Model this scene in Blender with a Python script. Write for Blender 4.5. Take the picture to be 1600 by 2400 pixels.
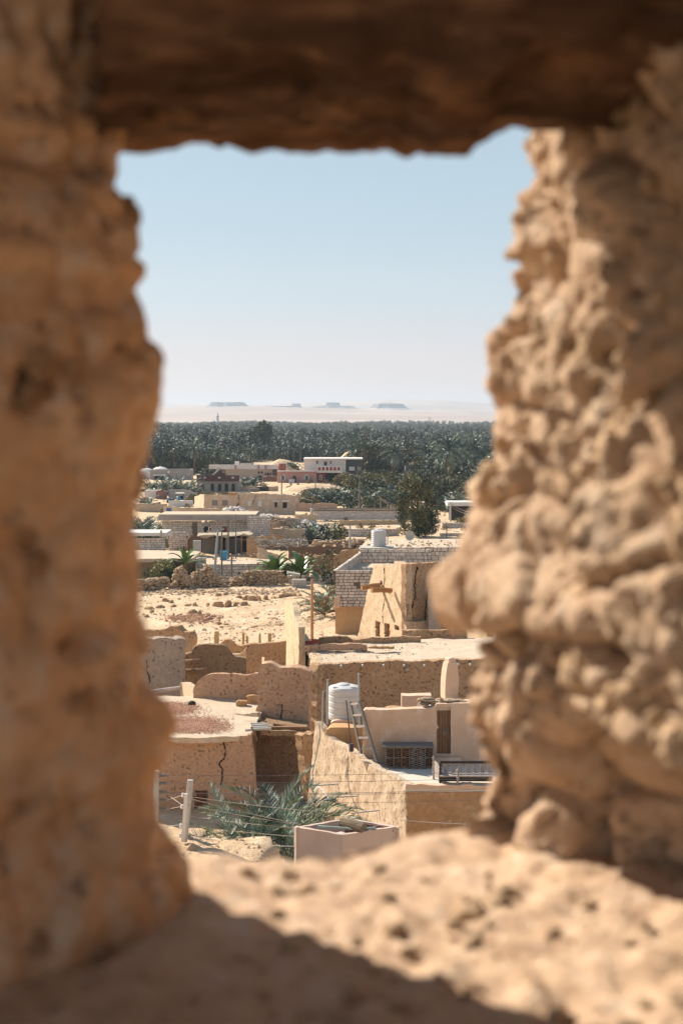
import bpy, bmesh, math, random
import numpy as np
from mathutils import Vector, Matrix, Euler, noise
R = math.radians
random.seed(7); rng = np.random.default_rng(7)
scene = bpy.context.scene
for o in list(bpy.data.objects): bpy.data.objects.remove(o)

# ---------------------------------------------------------------- camera
FPX, HOR, CH = 3333.0, 982.0, 17.0        # focal length in photo pixels, horizon row, eye height
cam_d = bpy.data.cameras.new('camera'); cam = bpy.data.objects.new('camera', cam_d)
scene.collection.objects.link(cam); scene.camera = cam
cam.location = (0, 0, CH); cam.rotation_euler = (R(90), 0, 0)
cam_d.sensor_fit = 'VERTICAL'; cam_d.sensor_height = 36; cam_d.sensor_width = 24; cam_d.lens = 50
cam_d.shift_y = -(1200 - HOR) / 2400.0
cam_d.clip_start = 0.05; cam_d.clip_end = 40000
cam_d.dof.use_dof = True; cam_d.dof.focus_distance = 130; cam_d.dof.aperture_fstop = 4.5
# ---------------------------------------------------------------- light
HAZE_D = 1.05e-4
SUN_EL, SUN_AZ = R(36), R(51)             # azimuth: left of the view direction (+Y)
w = bpy.data.worlds.new('World'); scene.world = w; w.use_nodes = True
nt = w.node_tree; nt.nodes.clear()
sky = nt.nodes.new('ShaderNodeTexSky'); sky.sky_type = 'NISHITA'; sky.sun_disc = False
sky.sun_elevation = SUN_EL; sky.sun_rotation = -SUN_AZ
sky.altitude = 0; sky.air_density = 1.0; sky.dust_density = .6; sky.ozone_density = 1.0
# pale dusty desert sky: Nishita blended with an even elevation gradient (horizon haze to blue zenith)
def NN(t, **k):
    n_ = nt.nodes.new(t); [setattr(n_, a_, b_) for a_, b_ in k.items()]; return n_
tcw = NN('ShaderNodeTexCoord'); sx = NN('ShaderNodeSeparateXYZ'); nt.links.new(tcw.outputs['Generated'], sx.inputs[0])
rp = NN('ShaderNodeValToRGB'); nt.links.new(sx.outputs[2], rp.inputs[0]); cr = rp.color_ramp; cr.interpolation = 'EASE'
SKYC = [(0.0, (.82,.60,.58)), (.04, (.69,.60,.64)), (.085, (.56,.62,.69)), (.14, (.475,.595,.665)), (.20, (.455,.575,.655)), (.45, (.31,.44,.60)), (1.0, (.23,.33,.50))]
for i, (ps, c_) in enumerate(SKYC):
    e = cr.elements[0] if i == 0 else (cr.elements[-1] if i == len(SKYC)-1 else cr.elements.new(ps))
    e.position = ps; e.color = (*c_, 1)
sc_ = NN('ShaderNodeVectorMath', operation='SCALE'); sc_.inputs['Scale'].default_value = 5.6; nt.links.new(rp.outputs[0], sc_.inputs[0])
mxs = NN('ShaderNodeMix', data_type='RGBA'); mxs.inputs[0].default_value = .82
nt.links.new(sky.outputs[0], mxs.inputs[6]); nt.links.new(sc_.outputs[0], mxs.inputs[7])
bg = nt.nodes.new('ShaderNodeBackground'); bg.inputs[1].default_value = 0.085
wo = nt.nodes.new('ShaderNodeOutputWorld')
nt.links.new(mxs.outputs[2], bg.inputs[0]); nt.links.new(bg.outputs[0], wo.inputs[0])
sd = bpy.data.lights.new('sun', 'SUN'); sd.energy = 4.5; sd.angle = R(0.53); sd.color = (1.0, 0.90, 0.76)
so = bpy.data.objects.new('sun', sd); scene.collection.objects.link(so)
sdir = Vector((-math.sin(SUN_AZ)*math.cos(SUN_EL), math.cos(SUN_AZ)*math.cos(SUN_EL), math.sin(SUN_EL)))
so.rotation_euler = sdir.to_track_quat('Z', 'Y').to_euler(); so.location = sdir*60
vs = scene.view_settings; vs.view_transform = 'Standard'; vs.look = 'None'; vs.gamma = 1; vs.exposure = 1.05
vs.use_curve_mapping = False
scene.cycles.max_bounces = 6; scene.cycles.diffuse_bounces = 3; scene.cycles.glossy_bounces = 2
scene.cycles.transmission_bounces = 3; scene.cycles.volume_bounces = 0
scene.cycles.use_denoising = True

# ---------------------------------------------------------------- helpers
COL = scene.collection
def P(x, y, D): return Vector(((x-800)/FPX*D, D, CH-(y-HOR)/FPX*D))
def G(x, y, z=0.0): return P(x, y, (CH-z)*FPX/(y-HOR))
def on(xa, Da, xb, Db):
    ax, ay = (xa-800)/FPX*Da, Da; dx, dy = (xb-800)/FPX*Db-ax, Db-Da
    def f(x, y):
        r = (x-800)/FPX; t = (ay*r-ax)/(dx-dy*r); D = ay+t*dy
        return Vector((D*r, D, CH-(y-HOR)/FPX*D))
    return f
def nz(p, s, seed=0): return noise.noise(Vector((p[0]*s+seed*13.7, p[1]*s-seed*5.1, p[2]*s+seed*3.3)))
def nv(p, s, seed=0): return noise.noise_vector(Vector((p[0]*s+seed*13.7, p[1]*s-seed*5.1, p[2]*s+seed*3.3)))
ORG = {}
class MB:
    def __init__(s): s.v = []; s.f = []; s.m = []
    def add(s, vs_, fs, mi=0):
        b = len(s.v); s.v.extend([tuple(q) for q in vs_]); s.f.extend([tuple(i+b for i in f) for f in fs]); s.m.extend([mi]*len(fs)); return s
    def box(s, c, sz, rz=0, mi=0, jit=0, M4=None):
        c = Vector(c); h = [d/2 for d in sz]; ca, sa = math.cos(rz), math.sin(rz); vv = []
        for z in (-1, 1):
            for y in (-1, 1):
                for x in (-1, 1):
                    p = Vector((x*h[0]+random.uniform(-jit, jit), y*h[1]+random.uniform(-jit, jit), z*h[2]+random.uniform(-jit, jit)))
                    if M4: p = M4 @ p
                    else: p = Vector((p.x*ca-p.y*sa, p.x*sa+p.y*ca, p.z))
                    vv.append(p+c)
        return s.add(vv, [(0,2,3,1),(4,5,7,6),(0,1,5,4),(2,6,7,3),(0,4,6,2),(1,3,7,5)], mi)
    def bar(s, a, b, wd, th=None, mi=0, up=Vector((0,0,1))):
        a, b = Vector(a), Vector(b); d = (b-a); L = d.length; d = d/L; th = th or wd
        if abs(d.dot(up)) > .98: up = Vector((0,1,0))
        r = d.cross(up).normalized(); u = r.cross(d)
        vv = [p + r*(sx*wd/2) + u*(sz*th/2) for p in (a, b) for sx, sz in ((-1,-1),(1,-1),(1,1),(-1,1))]
        return s.add(vv, [(0,1,2,3),(7,6,5,4),(0,4,5,1),(1,5,6,2),(2,6,7,3),(3,7,4,0)], mi)
    def tube(s, pts, r, n=8, mi=0, cap=True):
        pts = [Vector(p) for p in pts]; rr = r if isinstance(r, (list, tuple)) else [r]*len(pts); vv = []; ff = []
        for i, p in enumerate(pts):
            d = (pts[min(i+1, len(pts)-1)]-pts[max(i-1, 0)]).normalized()
            ux = d.cross(Vector((0,0,1)) if abs(d.z) < .9 else Vector((1,0,0))).normalized(); uy = d.cross(ux)
            for k in range(n): vv.append(p+ux*(rr[i]*math.cos(2*math.pi*k/n))+uy*(rr[i]*math.sin(2*math.pi*k/n)))
        for i in range(len(pts)-1):
            for k in range(n): ff.append((i*n+k, i*n+(k+1) % n, (i+1)*n+(k+1) % n, (i+1)*n+k))
        if cap: ff.append(tuple(range(n-1, -1, -1))); ff.append(tuple((len(pts)-1)*n+k for k in range(n)))
        return s.add(vv, ff, mi)
    def lathe(s, c, prof, n=24, mi=0):
        c = Vector(c); vv = []; ff = []
        for r, z in prof:
            for k in range(n): vv.append(c+Vector((r*math.cos(2*math.pi*k/n), r*math.sin(2*math.pi*k/n), z)))
        for i in range(len(prof)-1):
            for k in range(n): ff.append((i*n+k, i*n+(k+1) % n, (i+1)*n+(k+1) % n, (i+1)*n+k))
        ff.append(tuple(range(n-1, -1, -1))); ff.append(tuple((len(prof)-1)*n+k for k in range(n)))
        return s.add(vv, ff, mi)
    def prism(s, pts, off, mi=0):
        n = len(pts); off = Vector(off); vv = [Vector(p) for p in pts]; vv += [p+off for p in vv]
        return s.add(vv, [tuple(range(n)), tuple(range(2*n-1, n-1, -1))]+[(i, i+n, (i+1) % n+n, (i+1) % n) for i in range(n)], mi)
    def build(s, name, mats, parent=None, smooth=False):
        me = bpy.data.meshes.new(name); org = ORG.get(parent.name, Vector()) if parent else Vector()
        a = np.array(s.v, dtype=float)-np.array(org)
        me.from_pydata(a.tolist(), [], s.f)
        for m in (mats if isinstance(mats, (list, tuple)) else [mats]): me.materials.append(m)
        if any(s.m): me.polygons.foreach_set('material_index', s.m)
        if smooth is True: me.polygons.foreach_set('use_smooth', [True]*len(s.f))
        me.update(); o = bpy.data.objects.new(name, me); COL.objects.link(o)
        if smooth == 'auto':
            me.polygons.foreach_set('use_smooth', [True]*len(s.f)); me.set_sharp_from_angle(angle=R(48))
        if parent: o.parent = parent
        ORG[o.name] = org; return o
def tag(o, label=None, cat=None, group=None, kind=None):
    if label: o['label'] = label
    if cat: o['category'] = cat
    if group: o['group'] = group
    if kind: o['kind'] = kind
    return o
def thing(name, loc, label, cat, group=None):
    o = bpy.data.objects.new(name, None); COL.objects.link(o); o.location = loc; o.empty_display_size = .2
    ORG[o.name] = Vector(loc); return tag(o, label, cat, group)
def link_inst(name, me, parent=None, M=None):
    o = bpy.data.objects.new(name, me); COL.objects.link(o)
    if parent: o.parent = parent
    if M is not None: o.matrix_local = M
    return o
def TRS(loc, rot=(0,0,0), sc=1):
    sc = (sc, sc, sc) if isinstance(sc, (int, float)) else sc
    return Matrix.LocRotScale(Vector(loc), Euler(rot), Vector(sc))

def pl(pts, u):                            # point on polyline at fraction u of its length
    if len(pts) == 1: return pts[0].copy()
    ls = [(pts[i+1]-pts[i]).length for i in range(len(pts)-1)]; t = u*sum(ls)
    for i, l in enumerate(ls):
        if t <= l or i == len(ls)-1: return pts[i].lerp(pts[i+1], min(1, t/max(l, 1e-9)))
        t -= l
def sheet(mb, A, B, off, res=.25, rough=.03, freq=1.6, holes=(), seed=0, jag=0, topjag=0, mi=0, resv=None):
    """solid slab between bottom polyline A and top polyline B, thickness vector off; holes = (pmin, pmax) world points"""
    off = Vector(off); LB = sum((B[i+1]-B[i]).length for i in range(len(B)-1))
    nu = max(1, int(round(LB/res))); hh = max((pl(B, k/4)-pl(A, k/4)).length for k in range(5)); nvv = max(1, int(round(hh/(resv or res))))
    nu = min(nu, 400); nvv = min(nvv, 200)
    ax = (A[-1]-A[0]); ax.z = 0; axl = ax.length; ax = ax/axl if axl > 1e-6 else Vector((1,0,0)); o0 = A[0].copy()
    hr = []
    for h0, h1 in holes:
        a, b = sorted(((h0-o0).dot(ax), (h1-o0).dot(ax))); hr.append((a, b, min(h0.z, h1.z), max(h0.z, h1.z)))
    F_ = [[None]*(nvv+1) for _ in range(nu+1)]; duv = LB/nu; dzv = hh/nvv
    for i in range(nu+1):
        pa, pb = pl(A, i/nu), pl(B, i/nu)
        if topjag: pb = pb + (pb-pa).normalized()*(topjag*(nz(pb, 1.3, seed+2)+.6*nz(pb, 4, seed+3)+.7*nz(pb, 8, seed+4)))
        for j in range(nvv+1):
            p = pa.lerp(pb, j/nvv)
            if jag and i in (0, nu): p = p + ax*(jag*(nz(p, 1.1, seed+5)+.6*nz(p, 3.5, seed+6)))
            for a, b, z0, z1 in hr:
                s_ = (p-o0).dot(ax)
                if a-duv < s_ < b+duv and z0-dzv < p.z < z1+dzv:
                    for e in (a, b):
                        if abs(s_-e) <= duv*.5001: p = p+ax*(e-s_)
                    for e in (z0, z1):
                        if abs(p.z-e) <= dzv*.5001: p.z = e
            F_[i][j] = p
    keep = [[True]*nvv for _ in range(nu)]
    for i in range(nu):
        for j in range(nvv):
            c = (F_[i][j]+F_[i+1][j+1])/2; s_ = (c-o0).dot(ax)
            if any(a < s_ < b and z0 < c.z < z1 for a, b, z0, z1 in hr): keep[i][j] = False
    vv = []; ff = []
    for back in (0, 1):
        for i in range(nu+1):
            for j in range(nvv+1):
                p = F_[i][j]+off*back; d = nv(p, freq, seed+back)*rough+nv(p, freq*3.3, seed+7+back)*(rough*.45)
                vv.append(p+d)
    S = (nu+1)*(nvv+1); I = lambda i, j, b=0: b*S+i*(nvv+1)+j
    K = lambda i, j: 0 <= i < nu and 0 <= j < nvv and keep[i][j]
    for i in range(nu):
        for j in range(nvv):
            if not keep[i][j]: continue
            ff.append((I(i,j), I(i+1,j), I(i+1,j+1), I(i,j+1))); ff.append((I(i,j,1), I(i,j+1,1), I(i+1,j+1,1), I(i+1,j,1)))
            if not K(i-1, j): ff.append((I(i,j), I(i,j+1), I(i,j+1,1), I(i,j,1)))
            if not K(i+1, j): ff.append((I(i+1,j), I(i+1,j,1), I(i+1,j+1,1), I(i+1,j+1)))
            if not K(i, j-1): ff.append((I(i,j), I(i,j,1), I(i+1,j,1), I(i+1,j)))
            if not K(i, j+1): ff.append((I(i,j+1), I(i+1,j+1), I(i+1,j+1,1), I(i,j+1,1)))
    mb.add(vv, ff, mi); return mb
def backof(a, b, t):                       # horizontal thickness vector pointing away from the camera side
    d = (b-a); n = Vector((-d.y, d.x, 0)).normalized()
    m = (a+b)/2
    if n.x*m.x+n.y*m.y < 0: n = -n
    return n*t

# ---------------------------------------------------------------- materials
MATS = {}
def mat(name, c1, c2=None, c3=None, scale=1.0, bump=.3, bscale=12, rough=.95, pits=0, pitscale=14, pitcol=None, island=0.0, obj=0.0,
        stretch=(1,1,1), spec=.15, fine=.6, dist=.05, coord='Object', macro=None):
    if name in MATS: return MATS[name]
    m = bpy.data.materials.new(name); m.use_nodes = True; n = m.node_tree.nodes; l = m.node_tree.links
    bs = n['Principled BSDF']; bs.inputs['Roughness'].default_value = rough; bs.inputs['Specular IOR Level'].default_value = spec
    tc = n.new('ShaderNodeTexCoord'); mp = n.new('ShaderNodeMapping'); mp.inputs['Scale'].default_value = stretch
    l.new(tc.outputs[coord], mp.inputs[0]); V = mp.outputs[0]
    def NZ(s, d=4, r=.6):
        t = n.new('ShaderNodeTexNoise'); t.inputs['Scale'].default_value = s; t.inputs['Detail'].default_value = d; t.inputs['Roughness'].default_value = r
        l.new(V, t.inputs['Vector']); return t.outputs['Fac']
    def RAMP(f, a, b):
        t = n.new('ShaderNodeMapRange'); t.inputs[1].default_value = a; t.inputs[2].default_value = b; l.new(f, t.inputs[0]); return t.outputs[0]
    def MIX(f, a, b, bt='MIX'):
        t = n.new('ShaderNodeMix'); t.data_type = 'RGBA'; t.blend_type = bt
        for q, v_ in ((t.inputs[0], f), (t.inputs[6], a), (t.inputs[7], b)):
            if isinstance(v_, (int, float)): q.default_value = v_
            elif isinstance(v_, tuple): q.default_value = (*v_, 1)
            else: l.new(v_, q)
        return t.outputs[2]
    c2 = c2 or tuple(x*.7 for x in c1)
    col = MIX(RAMP(NZ(scale), .36, .64), c1, c2)
    if c3: col = MIX(RAMP(NZ(scale*2.7, 5), .52, .68), col, c3)
    fn = NZ(bscale, 6, .7)
    if fine: col = MIX(RAMP(fn, .25, .75), MIX(fine, col, tuple(x*.55 for x in c1), 'MIX'), MIX(fine*.35, col, tuple(min(1, x*1.5) for x in c1)))
    h = fn
    if pits:
        pf = RAMP(NZ(pitscale, 3, .6), .31, .39)
        t = n.new('ShaderNodeMath'); t.operation = 'SUBTRACT'; t.inputs[0].default_value = 1; l.new(pf, t.inputs[1])
        t2 = n.new('ShaderNodeMath'); t2.operation = 'MULTIPLY'; l.new(t.outputs[0], t2.inputs[0]); t2.inputs[1].default_value = pits
        col = MIX(t2.outputs[0], col, pitcol or tuple(x*.3 for x in c1))
        t3 = n.new('ShaderNodeMath'); t3.operation = 'MULTIPLY_ADD'; l.new(pf, t3.inputs[0]); t3.inputs[1].default_value = 1.2; l.new(fn, t3.inputs[2]); h = t3.outputs[0]
    if macro:
        sy = n.new('ShaderNodeSeparateXYZ'); l.new(V, sy.inputs[0])      # stony pinkish plain beyond the oasis
        col = MIX(RAMP(sy.outputs[1], 1500, 3000), col, MIX(RAMP(NZ(.0011, 5, .6), .42, .6), macro, tuple(x*1.3 for x in macro)))
    for a_, isl in ((island, True), (obj, False)):
        if not a_: continue
        g = n.new('ShaderNodeNewGeometry' if isl else 'ShaderNodeObjectInfo')
        t = n.new('ShaderNodeMapRange'); t.inputs[3].default_value = 1-a_; t.inputs[4].default_value = 1+a_*.6
        l.new(g.outputs['Random Per Island'] if isl else g.outputs['Random'], t.inputs[0])
        cx = n.new('ShaderNodeCombineXYZ'); [l.new(t.outputs[0], cx.inputs[k]) for k in range(3)]
        col = MIX(1.0, col, cx.outputs[0], 'MULTIPLY')
    l.new(col, bs.inputs['Base Color'])
    if bump:
        b = n.new('ShaderNodeBump'); b.inputs['Strength'].default_value = bump; b.inputs['Distance'].default_value = dist
        l.new(h, b.inputs['Height']); l.new(b.outputs[0], bs.inputs['Normal'])
    MATS[name] = m; return m
SAND = mat('sand_ground', (.64,.475,.31), (.52,.36,.22), (.70,.56,.41), scale=.16, bscale=2.2, bump=.6, dist=.3, fine=.45, macro=(.36,.285,.245))
MUD = mat('mud_wall', (.57,.36,.21), (.49,.30,.17), (.63,.44,.28), scale=.5, bscale=7, bump=1, dist=.16, pits=.3, pitscale=7)
MUDL = mat('mud_wall_straw_lit', (.69,.53,.375), (.62,.45,.30), (.73,.59,.45), scale=.6, bscale=7, bump=.9, dist=.1, pits=.6, pitscale=8, stretch=(1.3,1.3,.55))  # straw mud, its paler tone also carrying sunlight on lit faces
MUDP = mat('mud_wall_pink', (.60,.375,.24), (.54,.33,.22), (.65,.45,.32), scale=.6, bscale=7, bump=1, dist=.12, pits=.3, pitscale=8)
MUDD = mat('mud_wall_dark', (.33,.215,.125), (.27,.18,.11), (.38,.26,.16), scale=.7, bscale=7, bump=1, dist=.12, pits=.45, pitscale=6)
MUDO = mat('mud_wall_orange', (.50,.31,.165), (.42,.24,.12), (.55,.39,.24), scale=1.1, bscale=6, bump=.8, dist=.1)
PLAS = mat('pink_plaster', (.61,.44,.325), (.55,.375,.26), (.64,.50,.40), scale=.9, bscale=10, bump=.12, dist=.04, fine=.12)
PLASO = mat('orange_plaster', (.54,.33,.165), (.48,.28,.14), scale=1.2, bscale=12, bump=.1, fine=.12)
ROOF = mat('mud_roof', (.56,.45,.33), (.50,.38,.27), (.62,.52,.42), scale=.45, bscale=6, bump=.5, dist=.1, fine=.35)
TERR = mat('terrace_floor_plaster', (.58,.52,.45), (.54,.47,.39), scale=.6, bscale=9, bump=.1, fine=.12)
LIME = mat('limestone_block', (.70,.60,.51), (.61,.51,.43), (.75,.67,.59), scale=1.5, bscale=9, bump=.7, dist=.04, fine=.25, obj=.22)
LIMEI = mat('limestone_blocks_joined', (.72,.63,.55), (.64,.55,.47), scale=1.5, bscale=14, bump=.3, dist=.03, fine=.2, island=.2)
MORT = mat('dark_mortar', (.13,.10,.075), (.17,.13,.095), (.34,.28,.22), scale=1.4, bscale=10, bump=.5)
WOOD = mat('weathered_wood', (.27,.155,.085), (.17,.095,.055), (.36,.23,.14), scale=3, bscale=18, bump=.4, dist=.02, stretch=(3,3,.35))
WOODB = mat('orange_brown_log_wood', (.40,.22,.10), (.28,.14,.06), scale=4, bscale=14, bump=.5, dist=.02)  # orange-brown log wood
WOODG = mat('grey_wood', (.20,.18,.16), (.13,.12,.11), (.27,.25,.22), scale=4, bscale=20, bump=.3, dist=.02, stretch=(3,3,.4))
WOODW = mat('faded_carved_wood', (.42,.36,.32), (.30,.24,.21), scale=4, bscale=20, bump=.3, dist=.02)
DARKW = mat('dark_carved_wood', (.055,.045,.04), (.035,.03,.03), scale=4, bscale=20, bump=.3, dist=.02)
STEEL = mat('galvanised_pipe', (.34,.37,.38), (.26,.29,.30), scale=4, bscale=20, bump=.05, rough=.45, spec=.5, fine=.1)
PLAST = mat('white_tank_plastic', (.54,.53,.52), (.47,.46,.44), scale=1, bscale=20, bump=.03, rough=.4, spec=.4, fine=.04)
CONC = mat('concrete', (.48,.45,.40), (.40,.37,.33), scale=2, bscale=14, bump=.25, dist=.02, fine=.2)
WHITE = mat('white_plaster', (.70,.66,.62), (.62,.57,.53), scale=.6, bscale=5, bump=.15, fine=.15)
DARK = mat('interior_shade', (.022,.022,.026), (.03,.028,.03), scale=2, bump=0, fine=0)  # near-black stands in for shade inside openings, boxes and cracks
BLUE = mat('blue_paint', (.03,.12,.36), (.025,.09,.28), scale=3, bump=0, fine=.1, rough=.5)
CYAN = mat('light_blue_plastic', (.05,.30,.48), (.05,.25,.42), scale=3, bump=0, fine=.1, rough=.5)
REDP = mat('red_plaster', (.33,.075,.045), (.27,.06,.04), scale=1, bump=.1, fine=.15)
PINKW = mat('pink_stone_wall', (.52,.30,.26), (.40,.17,.14), (.55,.40,.36), scale=.9, bscale=3, bump=.3, dist=.1, fine=.3)
MAUVE = mat('brown_parapet', (.12,.065,.06), (.10,.05,.05), scale=.6, bump=.1, fine=.2)
REED = mat('reed_fence', (.20,.12,.08), (.12,.08,.06), (.28,.18,.12), scale=1.2, bscale=20, bump=.5, dist=.05, stretch=(4,4,.3))
FRND = mat('palm_frond', (.045,.088,.066), (.034,.066,.054), scale=1.5, bump=0, fine=.2, rough=.55, spec=.4, island=.3, obj=.45)
FRNDS = mat('palm_frond_silvery', (.28,.34,.24), (.16,.21,.14), scale=1.5, bump=0, fine=.2, rough=.5, spec=.5, island=.35)
FRNDM = mat('palm_frond_olive_green', (.115,.135,.065), (.08,.10,.05), scale=1.5, bump=0, fine=.2, rough=.55, spec=.4, island=.3, obj=.4)
FRNDT = mat('palm_frond_dusty', (.15,.18,.14), (.10,.125,.10), scale=1.5, bump=0, fine=.2, rough=.55, spec=.4, island=.3, obj=.3)
FRNDD = mat('dry_palm_frond', (.30,.21,.11), (.22,.16,.08), scale=1.5, bump=0, fine=.2, rough=.7, island=.35)
LEAF = mat('tree_leaf', (.145,.135,.055), (.09,.10,.045), scale=1.2, bump=0, fine=.2, rough=.6, spec=.3, island=.45)
LEAFD = mat('dark_tree_leaf', (.045,.07,.035), (.035,.05,.03), scale=1.2, bump=0, fine=.2, rough=.6, spec=.3, island=.4)
LEAFY = mat('dry_scrub_leaf', (.30,.23,.10), (.20,.17,.075), scale=1.2, bump=0, fine=.2, rough=.7, island=.4)
BANA = mat('banana_leaf', (.17,.26,.06), (.08,.14,.04), scale=2, bump=0, fine=.1, rough=.35, spec=.5, island=.3)
BARK = mat('palm_trunk_bark', (.13,.10,.08), (.09,.07,.055), scale=3, bscale=12, bump=.8, dist=.06)
MUDQ = mat('mud_wall_pale_lit', (.64,.48,.32), (.58,.42,.26), (.67,.53,.38), scale=.6, bscale=7, bump=.7, dist=.1, pits=.6, pitscale=8, stretch=(1.2,1.2,.7))  # paler copy of the mud, sunlight on lit faces put into its colour
ROCK = mat('field_stone', (.46,.34,.23), (.38,.26,.17), (.56,.45,.34), scale=1.2, bscale=5, bump=.6, dist=.1, obj=.2)
ROCKI = mat('rubble_stone', (.56,.41,.27), (.44,.29,.17), scale=1.2, bscale=5, bump=.5, dist=.1, island=.25)
# ---------------------------------------------------------------- ground and desert
def sm(a, b, x):
    t = np.clip((x-a)/(b-a), 0, 1); return t*t*(3-2*t)
def gh_base(Y):
    return np.interp(Y, [-30, 1.5, 4, 10, 20, 34, 37.2, 40.8, 43, 50, 58, 400, 2600, 4200, 6500, 9000, 12500],
                        [15.4, 15.4, 14.2, 11.6, 8.4, 5.0, 4.9, 4.95, 3.0, 1.0, 0, 0, 0, 14, 52, 99, 120])
def ground_z(X, Y):
    z = float(gh_base(Y))
    if 30 < Y < 45: z -= 4.5*float(sm(-1.95, -1.2, X+.35*nz((X, Y, 0), 1.1, 4)+(.0 if Y > 39 else .1)))*float(sm(30, 34, Y))+(.10*nz((X, Y, 0), 2.2, 4)-.05)*float(sm(30,34,Y))
    if 147 < Y < 172: z -= 1.4*float(sm(146.5, 149, Y))*(1-float(sm(158, 172, Y)))
    if Y > 34:
        p = (X, Y, 0)
        a = .30*min(1, max(0, (Y-50)/40))*(1 if Y < 400 else .5)
        z += a*nz(p, .06, 1)+a*.5*nz(p, .22, 2)+(.10*nz(p, .8, 3) if Y < 230 else 0)
        if 112 < Y < 150: z += .10*nz(p, .5, 5)+.12*abs(nz(p, 1.6, 4))
    if Y > 2800:
        k = min(1, (Y-2800)/2500.)
        z += min(1, k*3)*5*nz((X*.4, Y*1.5, 0), .003, 12); z += k*(46*nz((X, Y, 0), .0008, 8)+20*nz((X, Y*2.2, 0), .0019, 9)+5*nz((X, Y*3, 0), .006, 10))
    return z
ys = list(np.arange(-30, 34, 2.0))+list(np.arange(34, 60, .45))+list(np.arange(60, 100, 1.0))+list(np.arange(100, 160, .42))+list(np.arange(160, 240, 1.2))
y_ = 240.
while y_ < 12400: ys.append(y_); y_ *= 1.032
ys.append(12400.)
tt = np.linspace(-1, 1, 251); ss = .30*tt+.70*tt**3
g = MB(); vv = []
for y in ys:
    for s_ in ss:
        X = s_*(70+max(y, 0)*.85); vv.append((X, y, ground_z(X, y)))
nx = len(ss); ff = [(i*nx+j, i*nx+j+1, (i+1)*nx+j+1, (i+1)*nx+j) for i in range(len(ys)-1) for j in range(nx-1)]
g.add(vv, ff)
tag(g.build('desert_ground', SAND, smooth=True), 'pale sandy ground running from the village out to the desert dunes', kind='structure')

MESA = mat('mesa_rock', (.19,.17,.165), (.26,.22,.20), scale=.004, bscale=.03, bump=.5, dist=5, fine=.25)
def mesa(x0, x1, ytop, ybot, D, peak=None, lab=''):
    mb = MB(); xc = (x0+x1)/2; hw = (x1-x0)/2/FPX*D; zb = P(xc, ybot, D).z; zt = P(xc, ytop, D).z; n = 56; vv = []; ff = []
    c = P(xc, ybot, D); prof = [(1.5, zb-20), (1.1, zb+(zt-zb)*.2), (.86, zb+(zt-zb)*.45), (.70, zb+(zt-zb)*.82), (.66, zt), (.0, zt+(peak or 0)*(zt-zb))]
    for ri, (r, z) in enumerate(prof):
        for k in range(n):
            a = 2*math.pi*k/n; q = (math.cos(a)*2.1, math.sin(a)*2.1, xc*.01)
            rr = r*hw*(1+.22*nz(q, 1)+.14*nz(q, 3.5)); vv.append((c.x+rr*math.cos(a), D+rr*math.sin(a)*.9, z+(zt-zb)*.10*nz((math.cos(a)*4, math.sin(a)*4, ri), 1)*(1 if ri < 5 else 0)))
    for i in range(len(prof)-1):
        for k in range(n): ff.append((i*n+k, i*n+(k+1) % n, (i+1)*n+(k+1) % n, (i+1)*n+k))
    mb.add(vv, ff); mb.m = [1 if i < 2*n else 0 for i in range(len(ff))]; tag(mb.build('mesa_hill', [MESA, SAND]), lab, kind='structure')
for a in [(478,588,943,962,7300,0,'long flat-topped mesa at the left of the desert skyline'), (360,397,950,962,8200,.4,'small mesa slope beside the left window jamb'),
          (606,702,952,966,7000,0,'low flat mesa behind the big blue-green tree'), (680,708,946,960,7500,.0,'small mesa bump right of the low flat mesa'),
          (758,802,944,960,7600,.12,'small peaked mesa in the middle of the skyline'), (860,962,947,964,7200,.2,'long sloping mesa right of the middle'),
          (948,994,962,973,6600,0,'small nearest mesa on the right of the desert'), (715,850,952,963,7400,.1,'faint low mesa ridge in the middle'),
          (1040,1190,959,966,9000,.1,'faint low ridge at the right of the desert'), (1240,1400,950,966,8600,0,'mesa out to the right'), (150,320,948,964,8700,0,'mesa out to the left'), (775,832,970,974,5200,0,'faint low ridge at the left of the open dunes'), (640,700,961,967,7600,0,'dark foot of the low flat mesa'), (1000,1062,976,980,4700,0,'faint low ridge under the lattice mast'), (500,596,954,962,8000,0,'stepped foot of the long left mesa')]:
    mesa(a[0], a[1], a[2], a[3], a[4], a[5], a[6])

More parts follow.
